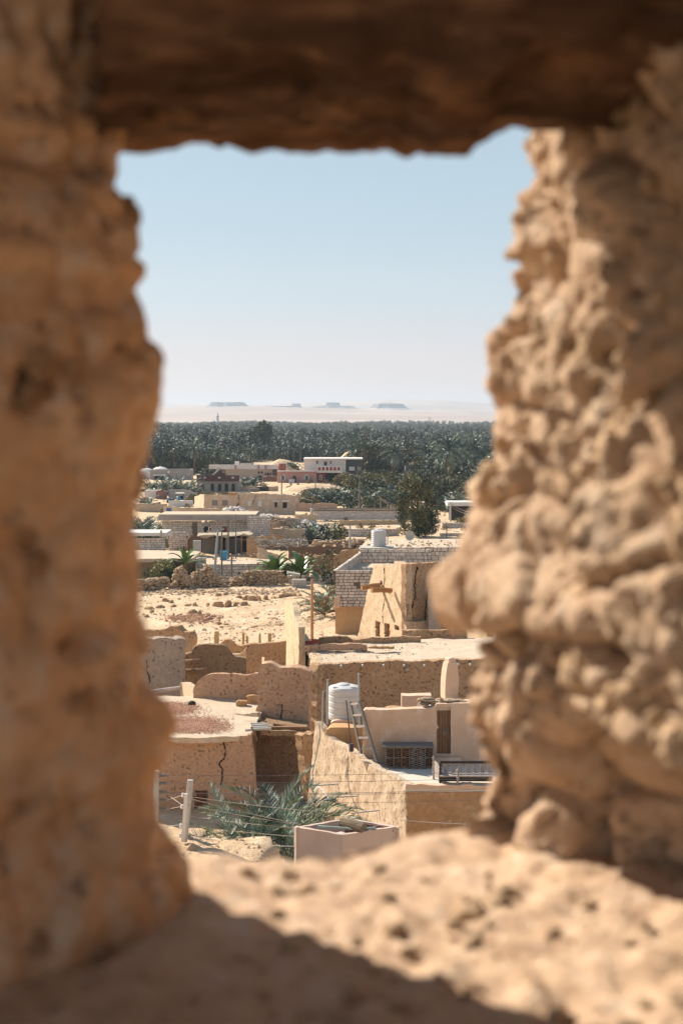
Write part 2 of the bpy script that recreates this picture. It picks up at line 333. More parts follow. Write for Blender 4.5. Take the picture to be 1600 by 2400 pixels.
# ---------------------------------------------------------------- palms
def frond_geo(mb, base, az, el, L, droop, nl, lw, ll, mi=0, vee=.5, seg=7, rng_=random, stem=True):
    """one date-palm frond: curved midrib with two rows of leaflets"""
    ca, sa = math.cos(az), math.sin(az); pts = []; p = Vector(base); e = el
    for i in range(seg+1):
        pts.append(p.copy()); d = Vector((ca*math.cos(e), sa*math.cos(e), math.sin(e))); p = p+d*(L/seg); e -= droop/seg*(0.5+1.2*i/seg)
    side = Vector((-sa, ca, 0))
    if stem: mb.tube(pts, [max(.008, lw*.5*(1-.8*i/seg)) for i in range(seg+1)], 3, mi, cap=False)
    vv = []; ff = []
    for i in range(nl):
        s = .14+.86*(i+.5)/nl; q = pl(pts, s); k = min(int(s*seg), seg-1); d = (pts[k+1]-pts[k]).normalized(); up = side.cross(d)
        if up.z < 0: up = -up
        l = ll*math.sin(math.pi*min(1, s*.82+.12))**.7*rng_.uniform(.8, 1.1)
        for sg in (-1, 1):
            t = (side*sg*(1-.35*s)+d*(.55+.6*s)+up*vee*rng_.uniform(.3, 1.2)).normalized(); t.z -= .12*rng_.random()
            wv = d*(lw*.5)+up*(rng_.uniform(-.5,.5)*lw); b = len(vv)
            vv += [q-wv, q+wv, q+t*l*.6+wv*.8, q+t*l*.6-wv*.8, q+t*l]; ff += [(b, b+1, b+2, b+3), (b+3, b+2, b+4)]
    mb.add(vv, ff, mi)
def crown_mesh(name, nf, L, nl, lw, ll, seed, dry=.12, mats=None, low=-.5, silver=0):
    r_ = random.Random(seed); mb = MB()
    for i in range(nf):
        t = (i+.5)/nf; el = 1.35-(1.35-low)*t**.9+r_.uniform(-.12, .12); az = i*2.39996+r_.uniform(-.3, .3)
        mi = 2 if (t > .8 and r_.random() < dry*4) else (1 if r_.random() < silver else 0)
        frond_geo(mb, (0,0,0), az, el, L*r_.uniform(.82, 1.08), r_.uniform(.9, 1.5), nl, lw, ll, mi, rng_=r_, seg=5 if nl < 12 else 7, stem=nl > 10)
    me = bpy.data.meshes.new(name); me.from_pydata(mb.v, [], mb.f)
    for m in (mats or [FRND, FRNDS, FRNDD]): me.materials.append(m)
    me.polygons.foreach_set('material_index', mb.m); me.update(); return me
def trunk_mesh(name, h, r=.22, seed=0):
    r_ = random.Random(seed); mb = MB(); n = 9; pts = []; rad = []
    for i in range(15):
        t = i/14; pts.append((.25*math.sin(t*2+seed)*t, .15*t*t, h*t)); rad.append(r*(1.25-.35*t)*(1.12 if i % 2 else .92))
    mb.tube(pts, rad, n); me = bpy.data.meshes.new(name); me.from_pydata(mb.v, [], mb.f); me.materials.append(BARK); me.update(); return me, Vector(pts[-1])
FARC = [crown_mesh('palm_crown_far', 24, 3.9, 8, .26, .95, 10+i, low=-.6, silver=.25, mats=[FRNDM, FRNDT, FRNDD] if i == 5 else [FRND, FRNDT, FRNDD]) for i in range(6)]
MIDC = [crown_mesh('palm_crown_mid', 34, 4.2, 16, .14, .85, 20+i, low=-.85, silver=.3) for i in range(3)]
BUSHC = [crown_mesh('palm_bush_crown', 26, 3.2, 16, .10, .65, 30+i, low=.15, silver=.35, dry=.05) for i in range(3)]
BIGC = [crown_mesh('palm_crown_drooping', 52, 4.6, 18, .12, .8, 50+i, low=-1.35, silver=.35, dry=.25, mats=[FRND, FRNDS, mat('dusty_frond', (.27,.25,.18), (.18,.17,.12), scale=1.5, bump=0, fine=.2, rough=.6, island=.35)]) for i in range(2)]
DRYC = [crown_mesh('dry_palm_bush_crown', 22, 2.6, 16, .08, .55, 36+i, low=.1, mats=[FRNDS, FRNDD, FRNDD], silver=.5) for i in range(2)]
TR6 = trunk_mesh('palm_trunk', 6.0, .24, 1); TR9 = trunk_mesh('palm_trunk_tall', 9.0, .26, 2); TR3 = trunk_mesh('palm_trunk_short', 2.6, .26, 3)
def palm(x, ybase, D, h, label, sc=1.0, crown=None, group=None, name='date_palm', z=None):
    X = (x-800)/FPX*D; zz = ground_z(X, D) if z is None else z
    t = thing(name, (X, D, zz), label, 'palm tree', group)
    tm, top = TR6 if h < 7.5 else TR9; k = h/top.z
    link_inst('trunk', tm, t, TRS((0,0,0), (0,0,random.random()*6), (1,1,k)))
    link_inst('crown', crown or random.choice(MIDC), t, TRS((0,0,h-.1), (0,0,random.random()*6), sc)); return t
def palmbush(x, ybase, D, sc, label, crown=None, group=None, z=None):
    X = (x-800)/FPX*D; zz = ground_z(X, D) if z is None else z
    t = thing('palm_bush', (X, D, zz), label, 'palm bush', group)
    link_inst('crown', crown or random.choice(BUSHC), t, TRS((0,0,.15), (0,0,random.random()*6), sc)); return t

# leafy crowns: clumps of small leaf faces through the volume
def leaf_mesh(name, lobes, n, size, mats, seed, tri=False):
    """lobes: (cx,cy,cz,rx,ry,rz,weight)"""
    r_ = np.random.default_rng(seed); vv = []; ff = []; mi = []; wts = np.array([l[6] for l in lobes], float); wts /= wts.sum()
    for li, k in enumerate(r_.multinomial(n, wts)):
        l = lobes[li]; d = r_.normal(size=(k, 3)); d /= np.linalg.norm(d, axis=1)[:, None]; rad = r_.random(k)**.42
        c = np.array(l[:3])+d*rad[:, None]*np.array(l[3:6])
        for p in c:
            nn = noise.noise(Vector((p[0]/size*.09+seed, p[1]/size*.09, p[2]/size*.09)))
            if nn < -.12 and r_.random() < .8: continue
            a = r_.normal(size=3); a /= np.linalg.norm(a); b = np.cross(a, r_.normal(size=3)); b /= np.linalg.norm(b); s = size*r_.uniform(.6, 1.3)
            i0 = len(vv); vv += [p-a*s, p+b*s*.45, p+a*s, p-b*s*.45]; ff.append((i0, i0+1, i0+2, i0+3)); mi.append(1 if (len(mats) > 1 and nn > .12) else 0)
    me = bpy.data.meshes.new(name); me.from_pydata([tuple(v) for v in vv], [], ff)
    for m in mats: me.materials.append(m)
    me.polygons.foreach_set('material_index', mi); me.update(); return me
def tree(x, D, h, lobes, n, size, mats, label, seed=0, name='leafy_tree', cat='tree', tr=.35, group=None, z=None):
    X = (x-800)/FPX*D; zz = ground_z(X, D) if z is None else z; t = thing(name, (X, D, zz), label, cat, group)
    mb = MB(); o = Vector((X, D, zz)); mb.tube([o, o+Vector((.1, 0, h*.3)), o+Vector((-.1, .1, h*.62))], [tr, tr*.75, tr*.3], 7)
    for k in range(5):
        a = k*1.3+seed; q = o+Vector((0, 0, h*(.2+.08*k))); mb.tube([q, q+Vector((math.cos(a)*h*.14, math.sin(a)*h*.14, h*.13)), q+Vector((math.cos(a)*h*.22, math.sin(a)*h*.2, h*.32))], [tr*.45, tr*.3, tr*.1], 5)
    mb.build('trunk', BARK, t); link_inst('crown', leaf_mesh('leaf_crown', lobes, n, size, mats, seed), t); return t

# the grove
def in_clear(X, Y):                         # village clearing kept free of grove palms
    x = X/Y*FPX+800
    lim = 480
    if x < 470: lim = 432
    elif x < 560: lim = 470
    elif x < 830: lim = 560
    elif x < 1000: lim = 415
    else: lim = 345
    return Y < lim
cand = []; Y = 340.
while Y < 2750:
    step = 6.6 if Y < 900 else (9 if Y < 1500 else 13)
    X = -Y*.42
    while X < Y*.42:
        xx = X+random.uniform(-.7, .7)*step; yy = Y+random.uniform(-.7, .7)*step
        if not in_clear(xx, yy) and not (nz((xx, yy, 0), .012, 40) > .42 and yy < 900): cand.append((xx, yy))
        X += step
    Y += step
cand.sort(key=lambda c: c[1])
vis = [c for c in cand if 318 < c[0]/c[1]*FPX+800 < 1160]; near = vis[:285]; ns = set(near); rest = [c for c in cand if c not in ns]
for (X, Y) in near:
    h = max(2.2, 4.6+6*nz((X, Y, 0), .02, 45)+random.uniform(-1.3, 1.8))
    t = thing('date_palm', (X, Y, ground_z(X, Y)), 'date palm crowded with others in the dense grove behind the village', 'palm tree', 'date palms of the grove')
    tm, top = TR6; link_inst('trunk', tm, t, TRS((0,0,0), (0,0,random.random()*6), (1,1,h/top.z)))
    link_inst('crown', random.choice(FARC), t, TRS((0,0,h-.1), (0,0,random.random()*6), random.uniform(.8, 1.25)))
def gn_scatter(name, pts, meshes, mats_label, smin, smax, kind='stuff'):
    me = bpy.data.meshes.new(name+'_points'); me.from_pydata(pts, [], []); o = bpy.data.objects.new(name, me); COL.objects.link(o)
    srcc = bpy.data.collections.new(name+'_source')
    for i, m in enumerate(meshes): srcc.objects.link(bpy.data.objects.new(name+'_source', m))
    ng = bpy.data.node_groups.new(name+'_nodes', 'GeometryNodeTree')
    ng.interface.new_socket('Geometry', in_out='INPUT', socket_type='NodeSocketGeometry'); ng.interface.new_socket('Geometry', in_out='OUTPUT', socket_type='NodeSocketGeometry')
    N = ng.nodes.new; gi = N('NodeGroupInput'); go = N('NodeGroupOutput'); ip = N('GeometryNodeInstanceOnPoints'); ci = N('GeometryNodeCollectionInfo')
    ci.inputs['Collection'].default_value = srcc; ci.inputs['Separate Children'].default_value = True; ci.inputs['Reset Children'].default_value = True
    rv = N('FunctionNodeRandomValue'); rv.data_type = 'FLOAT_VECTOR'; rv.inputs[0].default_value = (-.12, -.12, 0); rv.inputs[1].default_value = (.12, .12, 6.28)
    rs = N('FunctionNodeRandomValue'); rs.data_type = 'FLOAT'; rs.inputs[2].default_value = smin; rs.inputs[3].default_value = smax
    ri = N('FunctionNodeRandomValue'); ri.data_type = 'INT'; ri.inputs[4].default_value = 0; ri.inputs[5].default_value = len(meshes)-1
    L = ng.links.new; L(gi.outputs[0], ip.inputs['Points']); L(ci.outputs[0], ip.inputs['Instance']); ip.inputs['Pick Instance'].default_value = True
    L(ri.outputs[2], ip.inputs['Instance Index']); L(rv.outputs[0], ip.inputs['Rotation']); L(rs.outputs[1], ip.inputs['Scale']); L(ip.outputs[0], go.inputs[0])
    md = o.modifiers.new('scatter', 'NODES'); md.node_group = ng
    return tag(o, mats_label, kind=kind)
gn_scatter('palm_grove', [(X, Y, ground_z(X, Y)+max(2.5, 5.4+7*nz((X, Y, 0), .012, 45)+random.uniform(-1.5, 2.2))) for X, Y in rest], FARC, 'dense date palm grove stretching back to the desert edge', .8, 1.25)
# dark leafy undergrowth between the palms
sh = [leaf_mesh('undergrowth', [(0,0,1.8,2.9,2.9,2.4,1),(1.5,.5,2.6,1.6,1.6,1.8,.5)], 330, .42, [LEAFD, LEAF], 60+i) for i in range(3)]
gn_scatter('grove_undergrowth', [(X+random.uniform(-4,4), Y+random.uniform(-2,4), ground_z(X, Y)) for X, Y in cand if Y < 1500 for _ in range(2 if Y < 700 else 1) if nz((X, Y, 0), .02, 47) > -.2], sh, 'dark green undergrowth between the palm trunks', .8, 1.7)
LB = [(0,0,10,6,5,5,3), (6,0,12.5,4.5,4,5.5,3), (-7,0,8,4,4,4.5,2), (3,0,6,8,5,4,3)]
tree(590, 640, 19, [(a*.95, b, c-1.5, d*.95, e, f, w_) for a,b,c,d,e,f,w_ in LB], 3000, .75, [LEAFD, LEAF], 'big rounded tree standing far above the grove skyline', 5, tr=.6)
tree(852, 470, 12, [(0,0,7.5,3.8,3.5,4.2,2), (-2.2,0,5,3.2,3,3.2,2), (1.5,0,9,2.4,2.4,2.6,1)], 2600, .42, [LEAFD, LEAF], 'dark bushy tree standing among palms in the middle of the grove', 6)
for i, (x, D) in enumerate([(735,760),(470,820),(405,700),(960,900),(1055,760),(920,620)]):
    tree(x, D, 8, [(0,0,6,5,5,3.4,2), (-5,0,5,4,4,3,1.5), (5,0,4.6,4.5,4,3,1.5)], 1500, .6, [LEAFD, LEAF], ['olive-green rounded tree above the dark palms behind the white house','low rounded tree near the minaret','rounded tree at the left edge of the grove','low rounded tree right of centre in the grove','rounded grove tree before the lattice mast','brownish rounded tree behind the small dark house'][i], 70+i)
# ---------------------------------------------------------------- the old wall with its window hole (foreground)
STONE = mat('fort_mud_stone', (.70,.50,.345), (.60,.40,.26), (.76,.60,.46), scale=9, bscale=75, bump=.9, dist=.010, fine=.4, pits=.35, pitscale=45, pitcol=(.25,.15,.08), obj=.12)
STONEL = mat('fort_mud_stone_left', (.80,.50,.30), (.54,.31,.17), (.70,.58,.48), scale=12, bscale=60, bump=.6, dist=.008, fine=.5, pits=.6, pitscale=24, pitcol=(.20,.15,.12))
LINT = mat('palm_wood_shade_brown', (.15,.078,.043), (.045,.028,.02), (.30,.165,.09), scale=9, bscale=40, bump=.7, dist=.01, stretch=(.35,1,1.6), fine=.4)  # palm wood, its brown darkened to carry the lintel's shade
RS = [(1269,200),(1269,316),(1262,372),(1249,439),(1236,480),(1232,515),(1221,551),(1229,602),(1234,617),(1208,679),(1193,740),(1152,796),(1157,847),(1180,878),(1152,903),(1180,949),(1147,1000),(1132,1071),(1101,1122),(1096,1173),(1086,1251),(1055,1333),(1045,1368),(1060,1430),(1106,1470),(1147,1491),(1116,1547),(1106,1608),(1091,1685),(1101,1761),(1106,1838),(1091,1899),(1096,1960),(1096,2600)]
LS = [(262,-300),(262,367),(276,434),(281,510),(301,571),(332,633),(311,668),(334,709),(365,755),(375,816),(380,867),(380,934),(365,985),(349,1031),(334,1082),(332,1148),(326,1200),(319,1251),(327,1353),(327,1430),(342,1481),(347,1532),(352,1598),(393,1623),(395,1659),(398,1710),(395,1761),(367,1802),(360,1858),(375,1914),(398,1955),(418,1996),(434,2047),(434,2108),(440,2300),(440,2700)]
TS = [(-200,366),(265,366),(275,360),(357,367),(434,352),(485,352),(515,362),(561,349),(663,339),(740,334),(780,334),(800,339),(825,352),(861,332),(902,324),(927,332),(953,367),(989,383),(1045,377),(1096,375),(1106,352),(1147,321),(1198,309),(1234,314),(1267,309),(2000,309)]
BS = [(-200,2045),(434,2040),(612,2026),(689,2016),(800,1995),(892,1968),(948,1948),(1096,1932),(2200,1930)]
def itp(tab, v, k=1): return float(np.interp(v, [t[k] for t in tab], [t[1-k] for t in tab]))
def ring_loft(mb, ring, ts, disp, capz=True):
    """ring(t)->closed list of Vectors; lofted over ts; disp(p, n)->offset"""
    rows = [ring(t) for t in ts]; n = len(rows[0]); nr = len(rows); A = np.array([[tuple(p) for p in r] for r in rows])
    du = np.roll(A, -1, axis=1)-np.roll(A, 1, axis=1); dv = np.gradient(A, axis=0); N_ = np.cross(du, dv); N_ /= (np.linalg.norm(N_, axis=2)[..., None]+1e-9)
    if (N_*(A-A.mean(axis=(0, 1)))).sum() < 0: N_ = -N_
    vv = []
    for i in range(nr):
        for k in range(n):
            p = Vector(A[i, k]); vv.append(p+Vector(N_[i, k])*disp(p))
    ff = [(i*n+k, i*n+(k+1) % n, (i+1)*n+(k+1) % n, (i+1)*n+k) for i in range(nr-1) for k in range(n)]
    ff.append(tuple(range(n-1, -1, -1))); ff.append(tuple((nr-1)*n+k for k in range(n))); mb.add(vv, ff)
def dens(ctrl, counts):                     # refine a closed control ring
    out = []; m = len(ctrl)
    for i in range(m):
        a, b = Vector(ctrl[i]), Vector(ctrl[(i+1) % m])
        for k in range(counts[i]): out.append(a.lerp(b, k/counts[i]))
    return out
def stonework(p, s=0):
    """blocks and crumbs parted by crevices, in uneven patches"""
    q = Vector(p)+nv(p, 9, 70+s)*.016+nv(p, 30, 71+s)*.004
    a_, b_, c_ = noise.voronoi(q*8.5), noise.voronoi(q*21), noise.voronoi(q*52)
    ta = max(-.02, min(.02, (q-a_[1][0]/8.5).dot(noise.cell_vector(a_[1][0]*7.3)*2-Vector((1,1,1)))*.38)); tb = max(-.01, min(.01, (q-b_[1][0]/21).dot(noise.cell_vector(b_[1][0]*7.3)*2-Vector((1,1,1)))*.5))
    a, b, c = a_[0], b_[0], c_[0]
    m = min(1, max(0, .55+1.6*nz(p, 6, 72+s))); f = lambda d, k: min(1, (d[1]-d[0])/k)**.55
    return ta+tb*m+.034*(f(a, .20)-.85)+(.005+.015*m)*(f(b, .28)-.75)+(.004+.008*m)*(f(c, .35)-.75)+.012*nz(p, 5, 73+s)+.0035*nz(p, 60, 74+s)+.0022*nz(p, 130, 75+s)
def lump(p, a1, a2, a3, s=0):
    v1 = nz(p, 7, 50+s); v2 = abs(nz(p, 17, 51+s)); v3 = nz(p, 45, 52+s); v4 = nz(p, 110, 53+s)
    return a1*v1-a2*(.35-v2)*1.6+a3*v3+a3*.4*v4
fort = thing('ruined_fort_wall', (0, 1.3, CH-.47), 'rough salt-mud and stone wall in the foreground with a ragged window hole through it', 'wall')
DL, DR, DT = 1.35, 1.62, 1.42
# left jamb: a diagonal crevice, a hole and a ledge in its face
def scar(p):
    def seg(x0, z0, x1, z1, w_, d):
        ax, az = x1-x0, z1-z0; t = max(0, min(1, ((p.x-x0)*ax+(p.z-CH-z0)*az)/(ax*ax+az*az))); return d*math.exp(-((p.x-x0-ax*t)**2+(p.z-CH-z0-az*t)**2)/w_**2)
    if p.y > 1.31: return 0
    return min(1, (1.31-p.y)/.08)*(seg(-.238,-.20,-.19,-.172,.010,.035)+seg(-.255,.018,-.250,.035,.011,.03)+seg(-.30,.235,-.205,.228,.010,.022)-seg(-.33,.262,-.215,.255,.016,.014)+seg(-.20,-.29,-.195,-.25,.009,.015)+seg(-.17,-.36,-.155,-.40,.010,.02)+seg(-.27,-.10,-.24,-.13,.012,.015)+seg(-.22,.10,-.20,.13,.012,.015))
def ringL(z):
    y = HOR-(z-CH)/DL*FPX; Xs = (itp(LS, y)-800)/FPX*DL
    c = [(Xs-1.7,1.52,z), (Xs-.09,1.47,z), (Xs-.035,1.42,z), (Xs,DL,z), (Xs-.03,1.27,z), (Xs-.12,1.17,z), (Xs-.3,1.08,z), (Xs-.65,1.02,z), (Xs-1.7,1.0,z)]
    return dens(c, [3, 8, 10, 12, 16, 24, 22, 6, 2])
mb = MB(); ring_loft(mb, ringL, np.arange(CH-.62, CH+.62, .0075), lambda p: .30*stonework(p, 5)+lump(p, .012, .006, .004)+.005-.008*math.exp(-((p.z-CH-.06)/.06)**2)-scar(p))
tag(mb.build('left_jamb', STONEL, fort, smooth=True), 'left side of the window hole, brown mud in shade')
# right jamb: a pale block juts out at mid height over a dark gap
def rdisp(p):
    e = math.exp(-((p.x-.185)/.075)**2-((p.z-CH+.178)/.05)**2)
    g_ = 0
    if .13 < p.x < .26: g_ = .045*math.exp(-((p.z-CH+.243-(p.x-.15)*.35)/.011)**2)*min(1, (p.x-.13)/.03, (.26-p.x)/.03)
    return stonework(p)*(1-.65*e)+.016*e-g_+.001+(.014*math.exp(-((p.z-CH-.05)/.07)**2) if p.y > 1.4 else 0)
def ringR(z):
    y = HOR-(z-CH)/DR*FPX; Xs = (itp(RS, y)-800)/FPX*DR; Xn = .282
    def q(t, D): return (Xs+(Xn-Xs)*t, D, z)
    k_ = min(1, max(0, (CH-.25-z)/.13)); Xn += .55*k_*k_
    c = [(Xs,DR,z), q(.10,1.56), q(.28,1.47), q(.55,1.34), q(1.,1.15), (Xn+.05,1.0,z), (Xn+.14,.88,z), (Xn+1.2,.8,z), (Xn+1.2,1.8,z), (Xs+.12,1.72,z)]
    return dens(c, [14, 20, 26, 34, 18, 10, 5, 2, 4, 12])
mb = MB(); ring_loft(mb, ringR, np.arange(CH-.62, CH+.62, .005), rdisp)
tag(mb.build('right_jamb', STONE, fort, smooth=True), 'right side of the window hole, sunlit knobbly salt mud')
# lintel
def ringT(X):
    x = X/DT*FPX+800; zs = CH+(HOR-itp(TS, x, 0))/FPX*DT
    c = [(X,DT,zs), (X,1.33,zs+.002), (X,1.22,zs+.006), (X,1.13,zs+.018), (X,1.10,CH+.36), (X,1.06,CH+.8), (X,1.6,CH+.8), (X,1.48,zs+.07)]
    out = dens(c, [14, 14, 12, 10, 14, 3, 5, 12])
    for v in out: v.x = max(v.x, (238-800)/FPX*v.y)   # its left end is built into the left jamb
    return out
mb = MB(); ring_loft(mb, ringT, np.arange(-.30, .72, .0075), lambda p: .32*stonework((p.x*.6, p.y, p.z), 9)+.010*nz((p.x*.3, p.y, p.z), 16, 61)+.009*nz((p.x*.3, p.y*1.5, p.z*1.5), 45, 62)+.004*nz((p.x*1.3, p.y, p.z), 40, 63)-.010*max(0, nz((p.x*2.2, p.y*.3, p.z*.5), 11, 64)-.25)-.002)
tag(mb.build('lintel', LINT, fort, smooth=True), 'dark brown timber lintel over the window hole')
# sill
def ringS(X):
    x = X/1.55*FPX+800; De = .47*FPX/(itp(BS, x, 0)-HOR)
    c = [(X,De,CH-.47), (X,De+.035,CH-.53), (X,De+.08,CH-1.5), (X,.5,CH-1.5), (X,.62,CH-.50), (X,.85,CH-.475), (X,1.2,CH-.468)]
    out = dens(c, [5, 10, 3, 5, 12, 42, 46])
    for v in out:                            # dust banked along the foot of the left jamb
        if v.z > CH-.6:
            v.z += .012*math.exp(-((v.x+.15)/.06)**2)
    return out
mb = MB(); ring_loft(mb, ringS, np.arange(-.75, .9, .0085), lambda p: lump((p[0], p[1]*.8, p[2]), .009, .010, .006, 6) if p[2] > CH-.9 else 0)
tag(mb.build('sill', STONE, fort, smooth=True), 'broad lumpy sill, sunlit with a dark shadow across the near edge')
# stones bedded in the jamb and sill
STONES = mat('fort_bedded_stone', (.64,.46,.30), (.56,.38,.23), (.70,.56,.42), scale=.8, bscale=2.6, bump=.9, dist=.006, fine=.35, obj=.15)
SM = []
for i in range(9):
    import bmesh
    bm = bmesh.new(); bmesh.ops.create_icosphere(bm, subdivisions=4, radius=1)
    sx, sy, sz = 1, random.uniform(.6, 1), random.uniform(.55, 1.1)
    for v in bm.verts:
        d = v.co.normalized(); k = 1+.42*nz(d, 1.3, i)+.24*nz(d, 3.0, i+9)+.13*nz(d, 7, i+20)
        v.co = Vector((d.x*k*sx, d.y*k*sy, d.z*k*sz))
    me = bpy.data.meshes.new('stone'); bm.to_mesh(me); bm.free(); me.materials.append(STONES); me.polygons.foreach_set('use_smooth', [True]*len(me.polygons)); SM.append(me)
r_ = random.Random(4)
def bed(p, s, n=0): link_inst('stone', SM[r_.randrange(9)], fort, TRS(Vector(p)-ORG[fort.name], (r_.random()*6, r_.random()*6, r_.random()*6), (s*r_.uniform(.8,1.2), s*r_.uniform(.8,1.2), s)))
for k in range(70):
    z = CH+r_.uniform(-.27, .30); t = r_.random(); y = HOR-(z-CH)/DR*FPX; Xs = (itp(RS, y)-800)/FPX*DR
    D = 1.60-.5*t; X = Xs+(.282-Xs)*((1.62-D)/.47)**.95; s = r_.choice([.008, .011, .014, .018, .026])
    bed((X+s*.25, D, z), s)
for k in range(110):
    D = r_.uniform(.9, 1.5); X = r_.uniform(-.12, .33)*D/1.3; bed((X, D, CH-.474), r_.choice([.004, .006, .009, .012]))
for x, y, D, s in [(1380,1560,1.33,.022),(1420,1640,1.3,.030),(1500,1580,1.25,.018),(1520,1300,1.22,.026),(1330,1020,1.42,.018)]:
    bed(P(x, y, D)+Vector((.016, 0, 0)), s)
SML = [m_.copy() for m_ in SM[:3]]
for m_ in SML: m_.materials[0] = mat('fort_bedded_stone_brown', (.54,.34,.20), (.42,.25,.14), scale=.8, bscale=2.6, bump=.9, dist=.006, fine=.35, obj=.15)
for k in range(60):
    y = r_.uniform(100, 2300); D = 1.2-.08*r_.random(); x = r_.uniform(30, 300); s = r_.choice([.010, .016, .024]); p = P(x, y, D)
    D2 = float(np.interp((itp(LS, y)-800)/FPX*DL-p.x, [0, .03, .12, .3, .65], [1.35, 1.27, 1.17, 1.08, 1.02])); p = P(x, y, D2); 
    o = link_inst('stone', SML[r_.randrange(3)], fort, TRS(p-ORG[fort.name]+Vector((0, s*.7, 0)), (r_.random()*6, r_.random()*6, r_.random()*6), s))

# unseen log roof and side walls, added behind the window to cut sky light
mb = MB()
for k in range(8): y_ = 1.0-k*.2; mb.tube([(-1.9, y_, CH+.9), (0, y_+.02, CH+.88), (1.7, y_, CH+.9)], .10, 8)
tag(mb.build('sky_block_logs', LINT, fort), kind='stuff')
mb = MB(); mb.box((0, .35, CH+1.06), (4.2, 1.7, .16)); mb.build('shading_ceiling', STONEL, fort)
for x_, l_ in ((-2.2, 1.1), (.85, 1.5)): mb = MB(); mb.box((x_, .98-l_/2, CH-.3), (.3, l_, 2.6)); mb.build('sky_block_wall', STONEL, fort)
# ---------------------------------------------------------------- building helpers
def wall(parent, f, top, ybot=None, zbot=None, xb=None, th=.4, m=MUD, name='wall', res=.22, rough=.035, jag=0, tj=.05, holes=(), seed=None, offv=None, label=None, freq=1.6):
    """mud wall on the vertical plane f; top = photo pixels of its upper outline"""
    B = [f(x, y) for x, y in top]; xb = xb or (top[0][0], top[-1][0])
    def bt(x):
        p = f(x, ybot if ybot else 1500)
        if zbot is not None: p.z = zbot
        return p
    A = [bt(xb[0]), bt(xb[1])]; mb = MB()
    hs = [(f(a, d), f(c, b)) for a, b, c, d in holes]       # (xl, ytop, xr, ybottom)
    sheet(mb, A, B, offv or backof(B[0], B[-1], th), res=res, rough=rough, freq=freq, holes=hs, seed=seed if seed is not None else random.randrange(999), jag=jag, topjag=tj)
    o = mb.build(name, m, parent, smooth='auto')
    if label: o['label'] = label
    return o
def roof(parent, A, B, m=ROOF, th=.22, res=.35, rough=.03, name='roof', seed=3):
    mb = MB(); sheet(mb, A, B, Vector((0,0,-th)), res=res, rough=rough, seed=seed, freq=1.2, topjag=.04, jag=.05); return mb.build(name, m, parent, smooth='auto')
def crack(parent, f, pts, wd=.035, name='crack'):  # dark bars on the wall face stand in for shade inside a crack
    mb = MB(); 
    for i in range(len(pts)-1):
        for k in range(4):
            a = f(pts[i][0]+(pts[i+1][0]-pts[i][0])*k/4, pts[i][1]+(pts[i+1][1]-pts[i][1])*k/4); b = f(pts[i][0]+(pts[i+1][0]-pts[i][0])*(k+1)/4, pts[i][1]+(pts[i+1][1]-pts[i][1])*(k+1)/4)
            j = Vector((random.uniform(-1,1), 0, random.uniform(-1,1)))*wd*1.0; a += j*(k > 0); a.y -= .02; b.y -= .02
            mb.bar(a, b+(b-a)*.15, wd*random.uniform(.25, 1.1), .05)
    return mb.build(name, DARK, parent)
BRK = []
for i in range(5):
    mb = MB(); mb.box((0,0,0), (1,1,1), jit=.075); me = bpy.data.meshes.new('brick'); me.from_pydata(mb.v, [], mb.f); me.materials.append(LIME); BRK.append(me)
def bricks(parent, f, x0, x1, z0, z1, L=.47, h=.225, th=.2, single=True, topf=None, gap=.05, skip=0, m=LIMEI, holes=(), back=True, mort=MORT, seed=1, part='brick'):
    """courses of blocks between photo columns x0..x1 on plane f, from z0 to z1; topf(u)->z limit"""
    r = random.Random(seed); a = f(x0, 1300); b = f(x1, 1300); a.z = b.z = 0; d = (b-a); LL = d.length; d /= LL; n = backof(a, b, 1); rz = math.atan2(d.y, d.x); mb = MB(); cnt = 0
    nc = int((z1-z0)/h); hh = (z1-z0)/nc
    for c in range(nc):
        u = -L*.5*(c % 2); z = z0+(c+.5)*hh
        while u < LL:
            l = L*r.uniform(.55, 1.25); u0, u1 = max(0, u), min(LL, u+l); u += l
            if u1-u0 < .08: continue
            um = (u0+u1)/2; c_ = a+d*um
            if topf and z > topf(um/LL): continue
            if any(hx0-.02 < um < hx1+.02 and hz0-hh*.4 < z < hz1+hh*.4 for hx0, hx1, hz0, hz1 in [((f(q[0],1300)-a).dot(d), (f(q[2],1300)-a).dot(d), f(q[0], q[3]).z, f(q[0], q[1]).z) for q in holes]): continue
            if r.random() < skip: continue
            prd = r.uniform(-.035, .02); ctr = c_+n*(th/2+prd)+Vector((0,0,z)); sz = (u1-u0-gap, th, hh-gap)
            if single and cnt < 290:
                link_inst(part, r.choice(BRK), parent, TRS(ctr-ORG[parent.name], (0, 0, rz+(math.pi if r.random() < .5 else 0)), sz)); cnt += 1
            else: mb.box(ctr, sz, rz, jit=.008)
    if mb.v: tag(mb.build('blocks', m, parent), kind='stuff')
    if back:
        mb = MB(); p0 = a+n*.035; p1 = b+n*.035; 
        A = [p0+Vector((0,0,z0)), p1+Vector((0,0,z0))]; zt = lambda u: (min(z1, topf(u)) if topf else z1)-.03
        B = [(p0.lerp(p1, k/8))+Vector((0,0,zt(k/8))) for k in range(9)]
        sheet(mb, A, B, n*(th-.05), res=.6, rough=0, holes=[(f(q[0], q[3])+n*.035, f(q[2], q[1])+n*.035) for q in holes]); mb.build('mortar', mort, parent)
